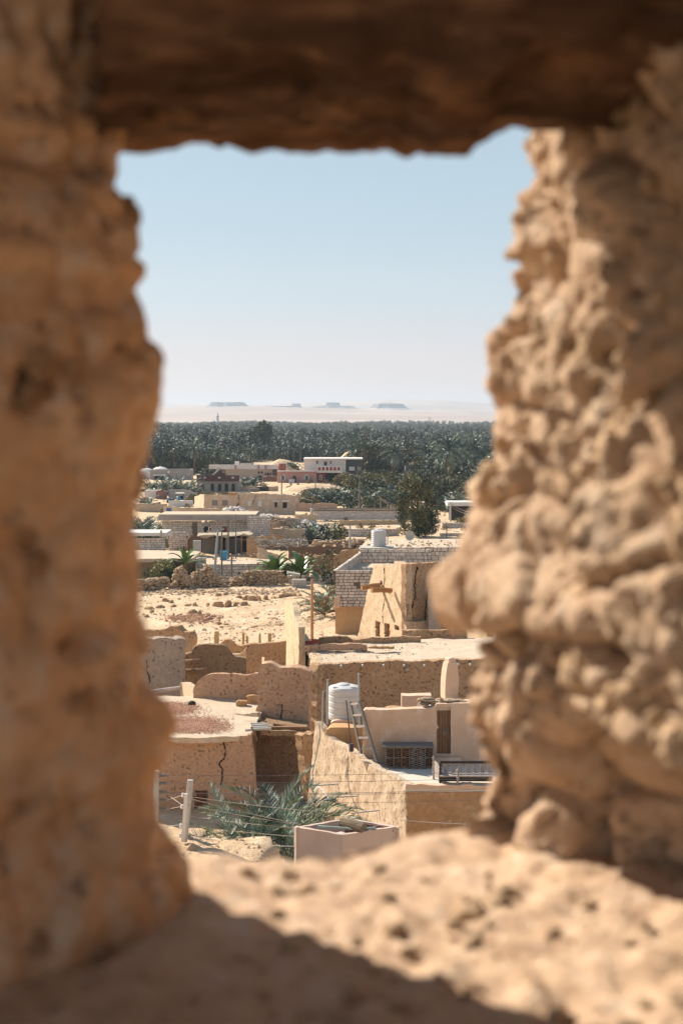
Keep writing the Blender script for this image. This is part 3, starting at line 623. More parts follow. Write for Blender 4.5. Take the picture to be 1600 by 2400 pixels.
def opening(parent, f, x0, y0, x1, y1, pane=DARK, frame=None, name='window', inset=.15, fw=.06, arch=False, proud=None):
    """a window or door: frame part with a pane sub-part; proud>0 = set on the face instead of in a hole"""
    a, b = f(x0, y1), f(x1, y0); n = backof(f(x0, y0), f(x1, y0), 1); s = (-proud if proud else inset)
    def shp(g, o_):
        w0, w1, z0, z1 = 0+g, 1-g, a.z, b.z
        pts = []
        bx = Vector((b.x, b.y, 0)); axx = Vector((a.x, a.y, 0)); W_ = (bx-axx).length; gg = g/max(W_, .01)
        q = lambda u, z: axx.lerp(bx, u)+Vector((0,0,z))+n*o_
        if not arch: return [q(gg, z0+g*.5), q(1-gg, z0+g*.5), q(1-gg, z1-g), q(gg, z1-g)]
        rr = W_/2-g; zc = z1-W_/2; pts = [q(gg, z0+g*.5), q(1-gg, z0+g*.5)]
        return pts+[q(.5+(.5-gg)*math.cos(t), zc+rr*math.sin(t)) for t in [math.pi*k/8 for k in range(9)]]
    mb = MB(); mb.prism(shp(0, s), n*.08); fr = mb.build(name, frame or WOODG, parent)
    mb = MB(); mb.prism(shp(fw, s-.02), n*.05); mb.build('pane', pane, fr); return fr

# ================================================================ ruined house with the date roof (left)
H1 = thing('mud_house', P(500, 1945, 62), 'ruined mud-brick house with red dates drying on its flat roof, behind the palm', 'house')
f = on(250, 62, 612, 62)
wall(H1, f, [(250,1722),(395,1729),(430,1727),(520,1732),(560,1726),(589,1722)], zbot=-1, xb=(250,614), th=.45, m=MUDP, res=.2, holes=[(455,1852,487,1905)], jag=.05, seed=11)
opening(H1, f, 455, 1852, 487, 1905, pane=mat('red_brown_shutter', (.20,.07,.035), (.12,.05,.03), scale=6, bump=.2, fine=.3), frame=WOODG, inset=.2, fw=.1)
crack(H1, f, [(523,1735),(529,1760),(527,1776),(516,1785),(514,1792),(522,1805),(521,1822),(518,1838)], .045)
roof(H1, [G(250,1724,3.2), G(480,1730,3.2), G(589,1722,3.2)], [G(250,1628,3.2), G(455,1632,3.2), G(560,1638,3.2), G(620,1650,3.2)], res=.3, rough=.05)
wall(H1, on(589.5,62.4,612,70), [(589.5,1722),(612,1650)], zbot=-1, th=.4, m=MUDD, offv=Vector((-.4,0,0)))  # recess shade put into the dark mud colour
wall(H1, on(448,70.5,615,69.4), [(453,1616),(460,1600),(474,1586),(490,1581),(502,1580),(540,1580),(575,1582),(615,1577)], zbot=2.9, th=.35, m=MUDP, res=.16, tj=.05, rough=.05, seed=21, label='low curved parapet of pinkish mud')
f = on(598, 67.2, 722, 66.6)
wall(H1, f, [(605,1568),(614,1556),(632,1552),(648,1561),(668,1564),(690,1563),(712,1566),(722,1572)], zbot=-1, xb=(600,724), th=.55, m=MUDP, res=.16, jag=.14, tj=.06, rough=.05, seed=31, label='tall block of mud wall with a ragged right edge')
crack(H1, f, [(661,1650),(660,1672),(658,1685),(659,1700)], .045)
mb = MB(); mb.bar(P(720,1706,63), P(590,1706,63.5), .35, .16)
mb2 = MB(); sheet(mb2, [P(612,1712,62.6), P(722,1716,62.6)], [P(604,1680,67), P(722,1690,66.8)], Vector((0,0,-.22)), res=.25, rough=.06, seed=8); mb2.build('shading_ceiling', MUDD, H1)
mb.build('roof_beam', WOOD, H1)
for i, (xa, ya, xb_, yb, D) in enumerate([(588,1696,632,1700,63),(590,1700,634,1703,62.8),(575,1712,636,1708,62.4),(592,1706,628,1706,62.6),(640,1698,724,1709,63.4)]):
    mb = MB(); mb.tube([P(xa,ya,D), P((xa+xb_)/2,(ya+yb)/2-1,D), P(xb_,yb,D)], .06, 7); mb.build('roof_pole', CONC if i < 4 else WOOD, H1)
mb = MB(); mb.tube([P(590,1706,62.3), P(597,1716,62.2), P(603,1736,62.3)], .03, 5); mb.build('twig', WOOD, H1)
f = on(706, 60.5, 740, 61)
wall(H1, f, [(709,1723),(716,1718),(724,1722),(738,1716)], zbot=-1, xb=(727,742), th=.45, m=MUD, res=.12, jag=.09, tj=.06, rough=.06, freq=2.4, seed=41, label='crumbling orange mud pier')
for (xa, xb_, y0, y1, D) in [(553,578,1642,1671,68.3),(579,606,1630,1672,68.9)]:
    wall(H1, on(xa, D, xb_, D), [(xa,y0+4),(xa+6,y0),(xb_,y0+1)], ybot=y1, th=.3, m=MUDO, res=.12, jag=.05, seed=xa)
wall(H1, on(548,66.6,604,65.9), [(548,1672),(570,1674),(604,1668)], ybot=1700, th=.2, m=ROOF, res=.15, rough=.04)
wall(H1, on(422,75,455,71), [(422,1599),(436,1601),(446,1612),(455,1628)], zbot=2, th=.35, m=MUDL, res=.16, seed=51, label='small sunlit wedge of wall')
mb = MB(); mb.tube([P(352,1622,73), P(385,1617,73), P(424,1612,72.6)], .1, 7); mb.build('roof_pole', WOODW, H1)
bl = MB(); bl.lathe(P(450,1652,68.5), [(.2,0),(.19,.07),(.16,.14),(.09,.19),(.02,.2)], 14); tag(bl.build('upturned_bowl', DARKW), 'small black upturned bowl on the roof edge above the drying dates', 'bowl')
mb = MB(); r_ = random.Random(3)
for k in range(8000):
    if r_.random() < .68: x, y = r_.gauss(452, 42), r_.gauss(1699, 10)
    else: x, y = r_.gauss(410, 26), r_.gauss(1660, 7)
    if not (1644 < y < 1719 and 300 < x < 548): continue
    p = G(x, y, 3.24); s = r_.uniform(.016, .03); a = r_.random()*6; mb.box((p.x, p.y, 3.235+r_.random()*.03), (s*1.9, s, s), a)
tag(mb.build('drying_dates', mat('red_dates', (.56,.33,.22), (.48,.25,.16), (.62,.42,.31), scale=3, bump=0, fine=.1, rough=.6, island=.4)), 'reddish dates spread out to dry on the flat mud roof', kind='stuff')

# ruined walls further left and behind
RW = lambda x, y, D, lab: thing('ruined_wall', P(x, y, D), lab, 'ruined wall')
t = RW(380, 1620, 76, 'grey pitted mud wall with a rough flat top at the left edge of the view')
wall(t, on(280,76,436,77), [(280,1499),(345,1495),(362,1497),(390,1494),(405,1499),(430,1496),(436,1502)], zbot=1, xb=(280,430), th=.85, m=mat('mud_wall_grey', (.42,.33,.26), (.34,.26,.21), (.46,.36,.26), scale=.7, bscale=5, bump=.8, dist=.1, pits=.8, pitscale=7), res=.17, jag=.07, tj=.07, rough=.05, seed=61)
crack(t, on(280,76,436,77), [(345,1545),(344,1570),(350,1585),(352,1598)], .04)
t = RW(400, 1530, 90, 'orange mud wall with crumbled right end and grey debris on top, behind the grey wall')
wall(t, on(300,92,452,90), [(300,1480),(350,1478),(385,1477),(396,1468),(415,1467),(425,1479),(446,1482),(452,1494)], zbot=0, xb=(300,442), th=.6, m=MUD, res=.2, jag=.1, tj=.08, seed=71)
t = RW(505, 1600, 79, 'dark brown mud wall with a humped rounded top and two logs in its left end')
f = on(434,79,577,79)
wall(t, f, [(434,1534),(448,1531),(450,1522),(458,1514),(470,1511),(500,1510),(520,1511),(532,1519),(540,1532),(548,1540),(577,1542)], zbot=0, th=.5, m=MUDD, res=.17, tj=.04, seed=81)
for (xa, xb_, y) in [(437,467,1551),(437,493,1573)]:
    mb = MB(); mb.tube([P(xa,y+1,78.4), P((xa+xb_)/2,y,78.2), P(xb_,y-3,78.5)], [.16,.15,.13], 8); mb.build('log', WOOD, t)
t = RW(620, 1580, 84, 'straight sunless mud wall with a small square hole, left of the tall leaning sliver')
wall(t, on(577,84,670,84), [(577,1510),(600,1509),(640,1506),(670,1502)], zbot=0, th=.4, m=MUD, res=.18, tj=.05, holes=[(612,1540,621,1559)], seed=91)
t = RW(547, 1535, 88, 'broken stub of mud wall with a dip in its top, behind the humped wall')
wall(t, on(516,88,578,88), [(516,1508),(526,1500),(536,1497),(546,1502),(552,1511),(566,1514),(578,1512)], zbot=0, th=.4, m=MUD, res=.18, tj=.07, seed=95)
wall(t, on(544,86,577,86), [(544,1533),(560,1534),(572,1528),(577,1518)], zbot=0, th=.25, m=MUDL, res=.18, tj=.05, seed=96)
t = RW(690, 1560, 84, 'tall leaning sliver of sunlit mud wall with a jagged right edge')
wall(t, on(668,93,700,80), [(667,1414),(674,1411),(683,1413),(688,1425),(691,1446),(697,1464),(700,1472)], zbot=0, th=.4, m=MUDQ, res=.2, offv=Vector((.36,.12,0)), jag=.1, tj=.1, rough=.06, seed=101)

# ================================================================ big flat-roofed mud house
H2 = thing('mud_house', P(900, 1690, 78), 'long mud house with a wide pale flat roof and a row of white rafter ends', 'house')
f = on(742, 76, 1330, 76)
wall(H2, f, [(744,1558),(790,1555),(860,1552),(940,1550),(1010,1548),(1130,1546),(1330,1542)], zbot=0, th=.5, m=MUD, res=.22, tj=.07, rough=.06, freq=2.2, seed=111)
wall(H2, on(700,86,742,76), [(700,1486),(715,1508),(728,1530),(742,1556)], zbot=0, th=.5, m=MUDQ, res=.2, offv=Vector((.45,0,0)), rough=.06, jag=.1, tj=.06, seed=112, label='sunlit side wall')
wall(H2, on(741,74.8,764,75.4), [(742,1572),(746,1558),(758,1556),(764,1562)], zbot=0, xb=(744,762), th=.6, m=MUD, res=.13, jag=.16, rough=.08, freq=2.5, seed=113, label='crumbled corner of the house')
roof(H2, [P(744,1557,76.12), P(1000,1549,76.12), P(1330,1543,76.12)], [G(706,1506,4.0), G(800,1503,4.0), G(960,1497,4.0), G(1330,1492,4.0)], res=.3, rough=.06)
for x, y in [(799,1560),(849,1558),(898,1558),(946,1558),(953,1567),(993,1558),(1072,1556),(1100,1556)]:
    mb = MB(); p = P(x, y, 76); mb.tube([p+Vector((0,-.38,0)), p+Vector((.02,.3,.01))], .06, 8); mb.build('rafter_end', CONC, H2)
for (xa, xb_, top, yb, D, m_, lab) in [(747,826,[(747,1495),(790,1492),(815,1494),(826,1500)],1514,81.8,MUDD,'dark strip of parapet'),(824,985,[(824,1499),(850,1496),(900,1494),(985,1491)],1512,82.6,MUD,'long low parapet'),
        (715,860,[(715,1514),(740,1512),(790,1510),(840,1508),(860,1514)],1526,79.6,MUDP,'low broken kerb of mud'),(862,924,[(862,1517),(880,1514),(924,1515)],1521,79.2,MUDO,'small orange mud ledge'),
        (942,1095,[(942,1477),(1000,1477),(1060,1476),(1090,1474),(1095,1482)],1500,84.5,MUD,'higher parapet at the back of the roof')]:
    wall(H2, on(xa,D,xb_,D), top, ybot=yb, th=.3, m=m_, res=.2, tj=.06, rough=.05, seed=xa, label=lab)
for k in range(5):
    mb = MB(); p = P(716+k*6.5, 1506-(k > 2)*3, 80.6); mb.box(p, (.30,.25,.2), jit=.02); mb.build('red_brick', REDP, H2)

# ================================================================ terrace house
H3 = thing('mud_house', P(950, 1990, 54), 'mud house with a plastered roof terrace, sloping sunlit parapet and small wooden door', 'house')
fL = on(738, 58, 950, 52)
wall(H3, fL, [(738,1691),(744,1697),(752,1706),(764,1727),(790,1742),(815,1757),(850,1783),(880,1801),(915,1819),(950,1838)], zbot=.3, xb=(716,950), th=.32, m=MUDL, res=.13, rough=.05, freq=2.6, tj=.03, seed=121, label='sloping sunlit parapet wall coated with straw mud')
wall(H3, on(950.5,52.02,1400,52.4), [(950.5,1849),(1400,1849)], zbot=.3, th=.4, m=MUDO, res=.2, rough=.05, freq=2.2, seed=122, label='dark orange mud wall under the terrace')
wall(H3, on(951,51.97,1400,52.35), [(951,1838),(1010,1840),(1400,1840)], ybot=1849, th=.3, m=PLAS, res=.15, rough=.025, freq=3, seed=123, name='wall_cap')
roof(H3, [P(951,1841,51.98), P(1400,1841,52.4)], [P(792,1762.5,57.2), P(1400,1762.5,57.2)], m=TERR, res=.5, rough=.008, name='terrace_floor')
FZ = 3.6
f = on(851, 55.3, 1200, 55.3)
wall(H3, f, [(851,1669),(855,1662),(900,1664),(960,1662),(1008,1660),(1016,1655),(1022,1650),(1082,1648),(1200,1646)], zbot=FZ-.05, th=.45, m=PLAS, res=.16, rough=.018, tj=.03, holes=[(1023,1656,1056,1767)], seed=124, label='smooth pink plastered wall behind the terrace')
mb = MB(); mb.box(P(1048,1783,55.15), (1.1,.28,.30), jit=.02); o = mb.build('door_step', PLAS, H3)
a, b = f(1023,1767), f(1056,1656); dr = MB(); dr.box(((a.x+b.x)/2, 55.5, (a.z+b.z)/2), (b.x-a.x, .03, b.z-a.z)); door = dr.build('door', DARKW, H3)
for k in range(5):
    mb = MB(); wk = (b.x-a.x)/5; mb.box((a.x+wk*(k+.5), 55.46-.01*(k % 2), (a.z+b.z)/2), (wk-.014, .04, b.z-a.z-.03), jit=.004); mb.build('plank', WOOD, door)
mb = MB(); mb.box((b.x-.10, 55.40, a.z+.95), (.03,.05,.26)); mb.box((a.x+.28, 55.41, a.z+.82), (.09,.05,.28)); mb.build('handle', WOODG, door)
for (x0,x1,y0,y1,D0,dp,nm) in [(764,858,1705,1800,57.35,1.0,'lower_step'),(774,854,1688,1712,58.3,1.6,'tank_pedestal')]:
    p0, p1 = P(x0,y0,D0), P(x1,y1,D0); mb = MB(); zb = FZ-.1
    A = [Vector((p0.x,D0,zb)), Vector((p1.x,D0,zb))]; B = [Vector((p0.x,D0,p0.z-.1)), Vector((p0.x+.15,D0,p0.z)), Vector((p1.x-.15,D0,p0.z)), Vector((p1.x,D0,p0.z-.08))]
    sheet(mb, A, B, Vector((.15,dp,0)), res=.16, rough=.03, seed=x0); mb.build(nm, PLASO if nm[0] == 'l' else PLAS, H3)
wall(H3, on(941,60,1010,60), [(941,1631),(1010,1629)], ybot=1672, th=.6, m=PLAS, res=.3, rough=.01, label='pink plastered block behind the roof stones')
wall(H3, on(903,58.6,944,58.6), [(903,1658),(925,1656),(944,1658)], ybot=1672, th=.3, m=MUDO, res=.1, rough=.03)
roof(H3, [P(1018,1652,55.4), P(1200,1647,55.4)], [P(1016,1640,60), P(1200,1636,60)], res=.3, rough=.05)
wall(H3, on(978,56.2,1022,55.9), [(978,1648),(984,1643),(992,1650),(1010,1652),(1022,1648)], ybot=1662, th=.5, m=WHITE, res=.12, rough=.05, jag=.03)
# stones on that roof
for i, (x, y, sx, sz, lab) in enumerate([(1000,1640,.42,.10,'long pale flat stone at the left end of the roof stones'),(993,1648,.2,.11,'orange block tucked under the long flat stone'),(1014,1647,.16,.13,'grey rough stone left of the dark rounded slab'),
        (1030,1642,.2,.14,'dark rounded slab standing at the foot of the chimney'),(1053,1641,.32,.10,'dark flat stone in front of the chimney'),(1078,1643,.18,.13,'dark blocky stone right of the chimney')]):
    o = link_inst('roof_stone', SM[i].copy(), None, TRS(P(x, y, 55.7), (0,0,.2*i), (sx*.85, .3, sz))); o.data.materials[0] = ROCK; tag(o, lab, 'stone', 'stones on the terrace house roof')
# chimney
ch = MB(); rings = [(1032,1072,1638),(1032,1074,1612),(1033,1075,1592),(1035,1073,1570),(1038,1071,1554),(1039,1070,1550),(1041,1063,1548),(1041,1063,1540)]; vv = []
for xl, xr, y in rings:
    a, b = P(xl,y,57.4), P(xr,y,57.2); wdd = (b-a).length
    for q in [(a.x+.16,57.05),(b.x,57.15),(b.x,57.15+wdd),(a.x,57.0+wdd)]: vv.append((q[0], q[1], a.z))
ff = [(i*4+k, i*4+(k+1) % 4, (i+1)*4+(k+1) % 4, (i+1)*4+k) for i in range(len(rings)-1) for k in range(4)]+[(3,2,1,0), tuple(range(28,32))]
ch.add(vv, ff); o = ch.build('chimney', PLAS, H3); bv = o.modifiers.new('b', 'BEVEL'); bv.width = .05; bv.segments = 3
# water tank on terrace
def ribbed_tank(c, r, h, lab, nribs, cat='water tank', mm=PLAST):
    t = thing('water_tank', c, lab, cat); mb = MB(); prof = [(r*.97, 0)]; 
    for k in range(nribs*6+1):
        q = k/(nribs*6); prof.append((r*(1-.035*(abs(math.sin(q*nribs*math.pi))**8 < .35)*(abs(math.cos(q*nribs*math.pi)) > .93)), h*.02+h*.83*q))
    prof += [(r*.99,h*.87),(r*.93,h*.91),(r*.6,h*.95)]; mb.lathe(c, prof, 36); mb.build('body', mm, t, smooth=False)
    mb = MB(); mb.lathe(Vector(c)+Vector((-.05*r,0,h*.93)), [(r*.42,0),(r*.42,h*.035),(r*.34,h*.06),(r*.1,h*.085)], 24); mb.build('lid', mm, t)
    mb = MB()
    for s_ in (-1, 1): mb.box(Vector(c)+Vector((s_*r*.55, -r*.5, h*.9)), (r*.28,r*.3,h*.09))
    mb.build('lifting_lug', mm, t); return t
ribbed_tank(P(806,1681,59.1)+Vector((0,0,-.04)), .655, 1.46, 'white ribbed plastic water tank behind the ladder on the terrace', 5)
# pipes
def pipe(pts, r, lab, m=STEEL, name='pipe', n=7):
    mb = MB(); mb.tube(pts, r, n); return tag(mb.build(name, m), lab, 'pipe')
pipe([P(767,1697,57.2), P(767,1640,57.2), P(768,1592,57.2)], .045, 'upright grey pipe on the left side of the terrace water tank')
pipe([P(755,1704,57.4), P(756,1660,57.4), P(757,1620,57.4), P(769,1618,57.3)], .028, 'thin grey pipe bent over at the top, left of the water tank')
pipe([P(842,1702,57.0), P(841,1650,57.0), P(840,1578,57.0)], .04, 'tall grey pipe rising at the right side of the terrace water tank')
pipe([P(748,1696,56.6), P(750,1725,56.6), P(741,1770,56.6), P(731,1812,56.0), P(733,1834,55.6), P(757,1852,54.5), P(776,1880,53)], .035, 'white water pipe snaking down beside the corner of the sunlit parapet', m=CONC)
# ladder
lad = thing('step_ladder', P(860,1793,55), 'grey wooden A-frame ladder leaning against the water tank pedestal', 'ladder')
ra, rb = (P(820,1645,56.2), P(852,1794,55.2)), (P(841,1643,55.45), P(885,1794,54.6))
for a, b in (ra, rb): mb = MB(); mb.bar(a, b, .075, .12); mb.build('rail', WOODG, lad)
for a, b in ((P(811,1641,57.1), P(824,1762,57.2)), (P(837,1650,57.1), P(864,1772,57.2))): mb = MB(); mb.bar(a, b, .06, .08); mb.build('rear_leg', WOODG, lad)
for k in range(6):
    t_ = .035+k*.178; mb = MB(); mb.bar(ra[0].lerp(ra[1], t_), rb[0].lerp(rb[1], t_), .05, .075); mb.build('rung', WOODW if k < 4 else WOODG, lad)
# woven cabinet
cab = thing('woven_cabinet', P(957,1798,54.6), 'low dark cabinet with six panels of woven twigs against the pink wall', 'cabinet')
x0, x1 = P(904,1748,54.5).x, P(1014,1748,54.5).x; zt = 4.43; yb = 54.5
mb = MB(); mb.box(((x0+x1)/2-.04, yb+.3, zt+.02), (x1-x0+.14, .72, .05)); mb.build('top', WOODG, cab)
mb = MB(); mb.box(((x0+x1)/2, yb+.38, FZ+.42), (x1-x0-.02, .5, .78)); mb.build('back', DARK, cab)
for k in range(7):
    mb = MB(); mb.box((x0+(x1-x0)*k/6, yb, FZ+.41), (.04, .05, .82)); mb.build('post', WOOD if k in (2,3,4) else WOODG, cab)
for z in (FZ+.06, FZ+.42, FZ+.79): mb = MB(); mb.box(((x0+x1)/2, yb+.02, z), (x1-x0, .03, .035)); mb.build('rail', WOODG, cab)
r_ = random.Random(9)
for k in range(6):
    mb = MB(); xa = x0+(x1-x0)*k/6+.03; xb2 = x0+(x1-x0)*(k+1)/6-.03
    for q in range(17):
        z = FZ+.09+q*.043; s_ = .03 if q % 2 else -.03; mb.tube([(xa, yb+.03, z-s_*r_.uniform(.3,1)), (xb2, yb+.03, z+s_*r_.uniform(.3,1))], .011, 4)
    mb.build('woven_panel', WOODW if k in (3,4) else WOOD, cab)
# carved bench
bn = thing('carved_bench', P(1050,1836,52.6), 'carved wooden bench with slatted back at the front of the terrace', 'bench')
X0 = P(1015,1800,52.6).x; XR = P(1150,1800,52.6).x
def fin(p, h, r, nm, m):
    mb = MB(); mb.lathe(p, [(r,0),(r,h*.55),(r*.6,h*.6),(r*1.1,h*.68),(r*.6,h*.76),(r*.9,h*.83),(r*1.2,h*.9),(r*.8,h*.97),(r*.2,h)], 10); mb.build(nm, m, bn)
fin((X0+.03, 52.98, FZ), .86, .045, 'post', WOODW); fin((X0+.24, 52.42, FZ), .74, .05, 'post', DARKW); fin((P(1072,1800,52.2).x, 52.2, FZ), .56, .055, 'post', WOODW)
mb = MB(); mb.prism([(X0+.04,52.95,FZ+.1),(X0+.22,52.45,FZ+.1),(X0+.22,52.45,FZ+.58),(X0+.04,52.95,FZ+.72)], (.04,.014,0)); mb.build('end_panel', WOODW, bn)
mb = MB(); mb.box(((X0+.26+XR)/2, 52.72, FZ+.68), (XR-X0-.26, .06, .085)); mb.build('top_rail', DARKW, bn)
for k in range(9): mb = MB(); mb.box((X0+.46+k*.27, 52.74, FZ+.47), (.13, .03, .36)); mb.build('slat', WOODW, bn)
mb = MB(); mb.box(((X0+.26+XR)/2, 52.5, FZ+.27), (XR-X0-.2, .52, .05)); mb.build('seat', WOODW, bn)
mb = MB(); mb.box(((X0+.26+XR)/2, 52.3, FZ+.16), (XR-X0-.2, .05, .16)); mb.build('apron', DARKW, bn)
# small junk beyond parapet
mb = MB(); mb.box(P(823,1752,54.9), (.15,.12,.3), .3); o = tag(mb.build('tool_box', mat('dull_purple_paint', (.10,.07,.09), scale=4, bump=.1)), 'small dark purple box behind the sloping parapet', 'box')

# ================================================================ open-topped plastered tank in front
T1 = thing('open_water_box', (.1, 37.7, 4.2), 'low pink plastered box without a lid, brick inside, nearest building to the sill', 'tank')
cs = [Vector((-1.25,37.72,6.18)), Vector((.025,37.02,6.18)), Vector((1.53,37.75,6.18)), Vector((.14,38.55,6.18))]
cen = sum(cs, Vector())/4
for i in range(4):
    a, b = cs[i], cs[(i+1) % 4]; n = Vector((-(b-a).y, (b-a).x, 0)).normalized()
    if n.dot(cen-a) < 0: n = -n
    mb = MB(); z0 = Vector((0,0,-3.4)); sheet(mb, [a+z0, b+z0], [a.copy(), b.copy()], n*.10, res=.14, rough=.012, topjag=.015, seed=130+i); mb.build('wall', mat('pink_lime_plaster', (.55,.43,.36), (.48,.36,.30), scale=1, bscale=14, bump=.15, dist=.02, fine=.12), T1)
r_ = random.Random(12)
for i, (a, b) in enumerate([(cs[2], cs[3])]):
    n = Vector((-(b-a).y, (b-a).x, 0)).normalized(); n = n if n.dot(cen-a) > 0 else -n; d = (b-a).normalized()
    for c_ in range(4):
        u = .1+.1*(c_ % 2)
        while u < (b-a).length-.2:
            mb = MB(); mb.box(a+d*(u+.1)+n*.13+Vector((0,0,-.07-c_*.11)), (.19,.06,.095), math.atan2(d.y, d.x), jit=.008); mb.build('red_brick', mat('dull_red_brick', (.24,.13,.11), (.17,.09,.08), scale=3, bump=.2, obj=.3), T1); u += .215
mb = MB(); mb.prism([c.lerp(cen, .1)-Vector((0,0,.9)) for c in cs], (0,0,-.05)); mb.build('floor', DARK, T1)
mb = MB(); sr = [P(800,1929,37.75), P(825,1934,37.55), P(852,1943,37.3)]; mb.tube([p+Vector((0,0,.02)) for p in sr], [.13,.15,.13], 12)
tag(mb.build('rolled_reed_mat', mat('straw_mat', (.26,.20,.14), (.15,.11,.08), scale=4, bscale=30, bump=.8, dist=.03, stretch=(1,1,6))), 'thick rolled straw mat lying across the open plastered box', 'mat roll')
pipe([P(745,1937,37.6), P(775,1939,37.5), P(838,1943,37.4), P(880,1940,37.5)], .032, 'thick pale green pipe across the mouth of the open plastered box', m=mat('pale_green_pipe', (.34,.42,.38), scale=3, bump=.1))
mb = MB(); mb.prism([P(768,1950,37.3)-Vector((0,0,.05)), P(800,1944,37.3)-Vector((0,0,.05)), P(812,1949,37.2)-Vector((0,0,.05)), P(806,1957,37.15)-Vector((0,0,.05))], (0,0,-.02)); tag(mb.build('white_board', WHITE), 'small white board lying inside the near corner of the open plastered box', 'board')

# ================================================================ near palm, posts and wires
FRNDG = mat('palm_frond_olive', (.15,.19,.08), (.10,.14,.06), scale=1.5, bump=0, fine=.2, rough=.5, spec=.4, island=.35)
def frond_part(name, L, nl, lw, ll, droop, seed, m):
    mb = MB(); r = random.Random(seed); frond_geo(mb, (0,0,0), 0, 0, L, droop, nl, lw, ll, rng_=r, seg=10, vee=.7)
    me = bpy.data.meshes.new(name); me.from_pydata(mb.v, [], mb.f); me.materials.append(m); me.update(); return me
FP = [frond_part('frond', 3.5, 64, .032, .50, d, s, m_) for d, s, m_ in ((1.2,1,FRNDS),(1.6,2,FRNDS),(.9,3,FRNDS),(1.9,4,FRND),(1.4,5,FRNDG))]
def near_palm(c, n, lab, sc, seed, h=0, els=(1.45, .1)):
    t = thing('date_palm', c, lab, 'palm tree'); r = random.Random(seed)
    mb = MB(); mb.tube([Vector(c)+Vector((0,0,-1.2)), Vector(c)+Vector((0,0,.3))], [.32,.28], 9); mb.build('trunk', BARK, t)
    for k in range(n):
        q = k/n; az = k*2.4+r.uniform(-.3,.3); el = els[0]+(els[1]-els[0])*q
        M = Matrix.Translation((0,0,.25)) @ Matrix.Rotation(az, 4, 'Z') @ Matrix.Rotation(-el, 4, 'Y') @ Matrix.Rotation(r.uniform(-.5,.5), 4, 'X') @ Matrix.Diagonal((sc*r.uniform(.8,1.1),)*3).to_4x4()
        link_inst('frond', r.choice(FP), t, M)
    return t
near_palm(P(640,2015,46.8), 46, 'silvery green date palm filling the gap behind the concrete post', .9, 1)
near_palm(P(560,2040,45.0), 20, 'low spreading date palm just right of the concrete post', .8, 2, els=(1.2,.05))
near_palm(P(738,1985,49.5), 22, 'date palm against the sunlit parapet, behind the open plastered box', .7, 3)
near_palm(P(690,2060,44.0), 20, 'young date palm at the left side of the open plastered box', .7, 5)
pst = thing('fence_post', P(433,1965,40.2), 'leaning pale concrete fence post strung with wires at the lower left', 'post')
mb = MB(); mb.bar(P(432,1972,40.2), P(447,1828,40.2), .17, .17); o = mb.build('post', CONC, pst); bv = o.modifiers.new('b', 'BEVEL'); bv.width = .02
mb = MB(); mb.bar(P(429,1970,40.0), P(436,1860,40.0), .09, .07); mb.build('inner_strip', WHITE, pst)
for y, x in [(1863,433),(1890,431),(1935,428),(1957,426)]:
    mb = MB(); p = P(x-4, y, 40.0); mb.lathe(p+Vector((0,0,-.06)), [(.035,0),(.045,.03),(.025,.05),(.045,.08),(.03,.11)], 8); mb.build('insulator', WHITE, pst)
ps2 = thing('fence_post', P(366,1965,41.5), 'blurred pale fence post with a column of dark insulators beside the left jamb', 'post')
mb = MB(); mb.bar(P(365,1985,41.5), P(367,1806,41.5), .14, .14); mb.build('post', CONC, ps2)
for y in (1818,1836,1857,1876,1897):
    mb = MB(); mb.tube([P(374,y,41.4), P(391,y-1,41.4)], [.05,.04], 7); mb.build('insulator', WOODG, ps2)
WIRE = mat('dull_wire', (.22,.22,.22), scale=3, bump=0, rough=.5, fine=0)
WIREL = mat('rusty_wire', (.40,.33,.28), scale=3, bump=0, rough=.6, fine=0)
def wire(a, b, sag, r, lab, m=WIRE, n=14):
    mb = MB(); pts = []
    for i in range(n+1):
        t_ = i/n; p = a.lerp(b, t_); p.z -= sag*4*t_*(1-t_); pts.append(p)
    mb.tube(pts, r, 4); return tag(mb.build('wire', m), lab, 'wire', 'wires')
for i, (y0, y1, y2, lab) in enumerate([(1818,1814,1806,'highest thin wire crossing in front of the mud houses'),(1836,1830,1822,'second wire from the top across the mud houses'),(1857,1857,1843,'third wire crossing the dark recess and terrace wall'),(1859,1860,1850,'fourth wire just under the third one'),(1876,1880,1868,'lowest of the level wires across the terrace wall')]):
    wire(P(391,y0,41.4), P(1250,y2,44), (y1-(y0+y2)/2)/FPX*42+.02, .006, lab)
for i, (x0, y0, x1, y1, lab) in enumerate([(440,1866,740,1902,'wire leaving the top of the leaning post to the right'),(440,1870,705,1932,'second wire running down right from the leaning post'),(438,1885,705,1934,'wire from the middle insulator of the leaning post'),(440,1912,692,1940,'wire from just under the post middle to the plastered box'),
        (438,1933,690,1960,'wire from the lower third of the post'),(440,1957,520,1968,'short low wire above the sand mound'),(600,1976,692,1983,'lowest wire passing under the palm'),(936,1922,1200,1934,'pale wire leading right from the plastered box')]):
    wire(P(x0,y0,39.9), P(x1,y1,38.4), .03, .0075, lab, WIREL)
for i, (x0, y0, x1, y1, lab) in enumerate([(391,1876,431,1863,'short wire between the two posts, rising to the top insulator'),(391,1897,431,1889,'short wire between the two posts at the second insulator'),(391,1860,431,1890,'short crossing wire between the two posts'),(350,1940,428,1933,'short lower wire left of the leaning post')]):
    wire(P(x0,y0,41.3), P(x1,y1,40.1), .0, .009, lab, WIREL)
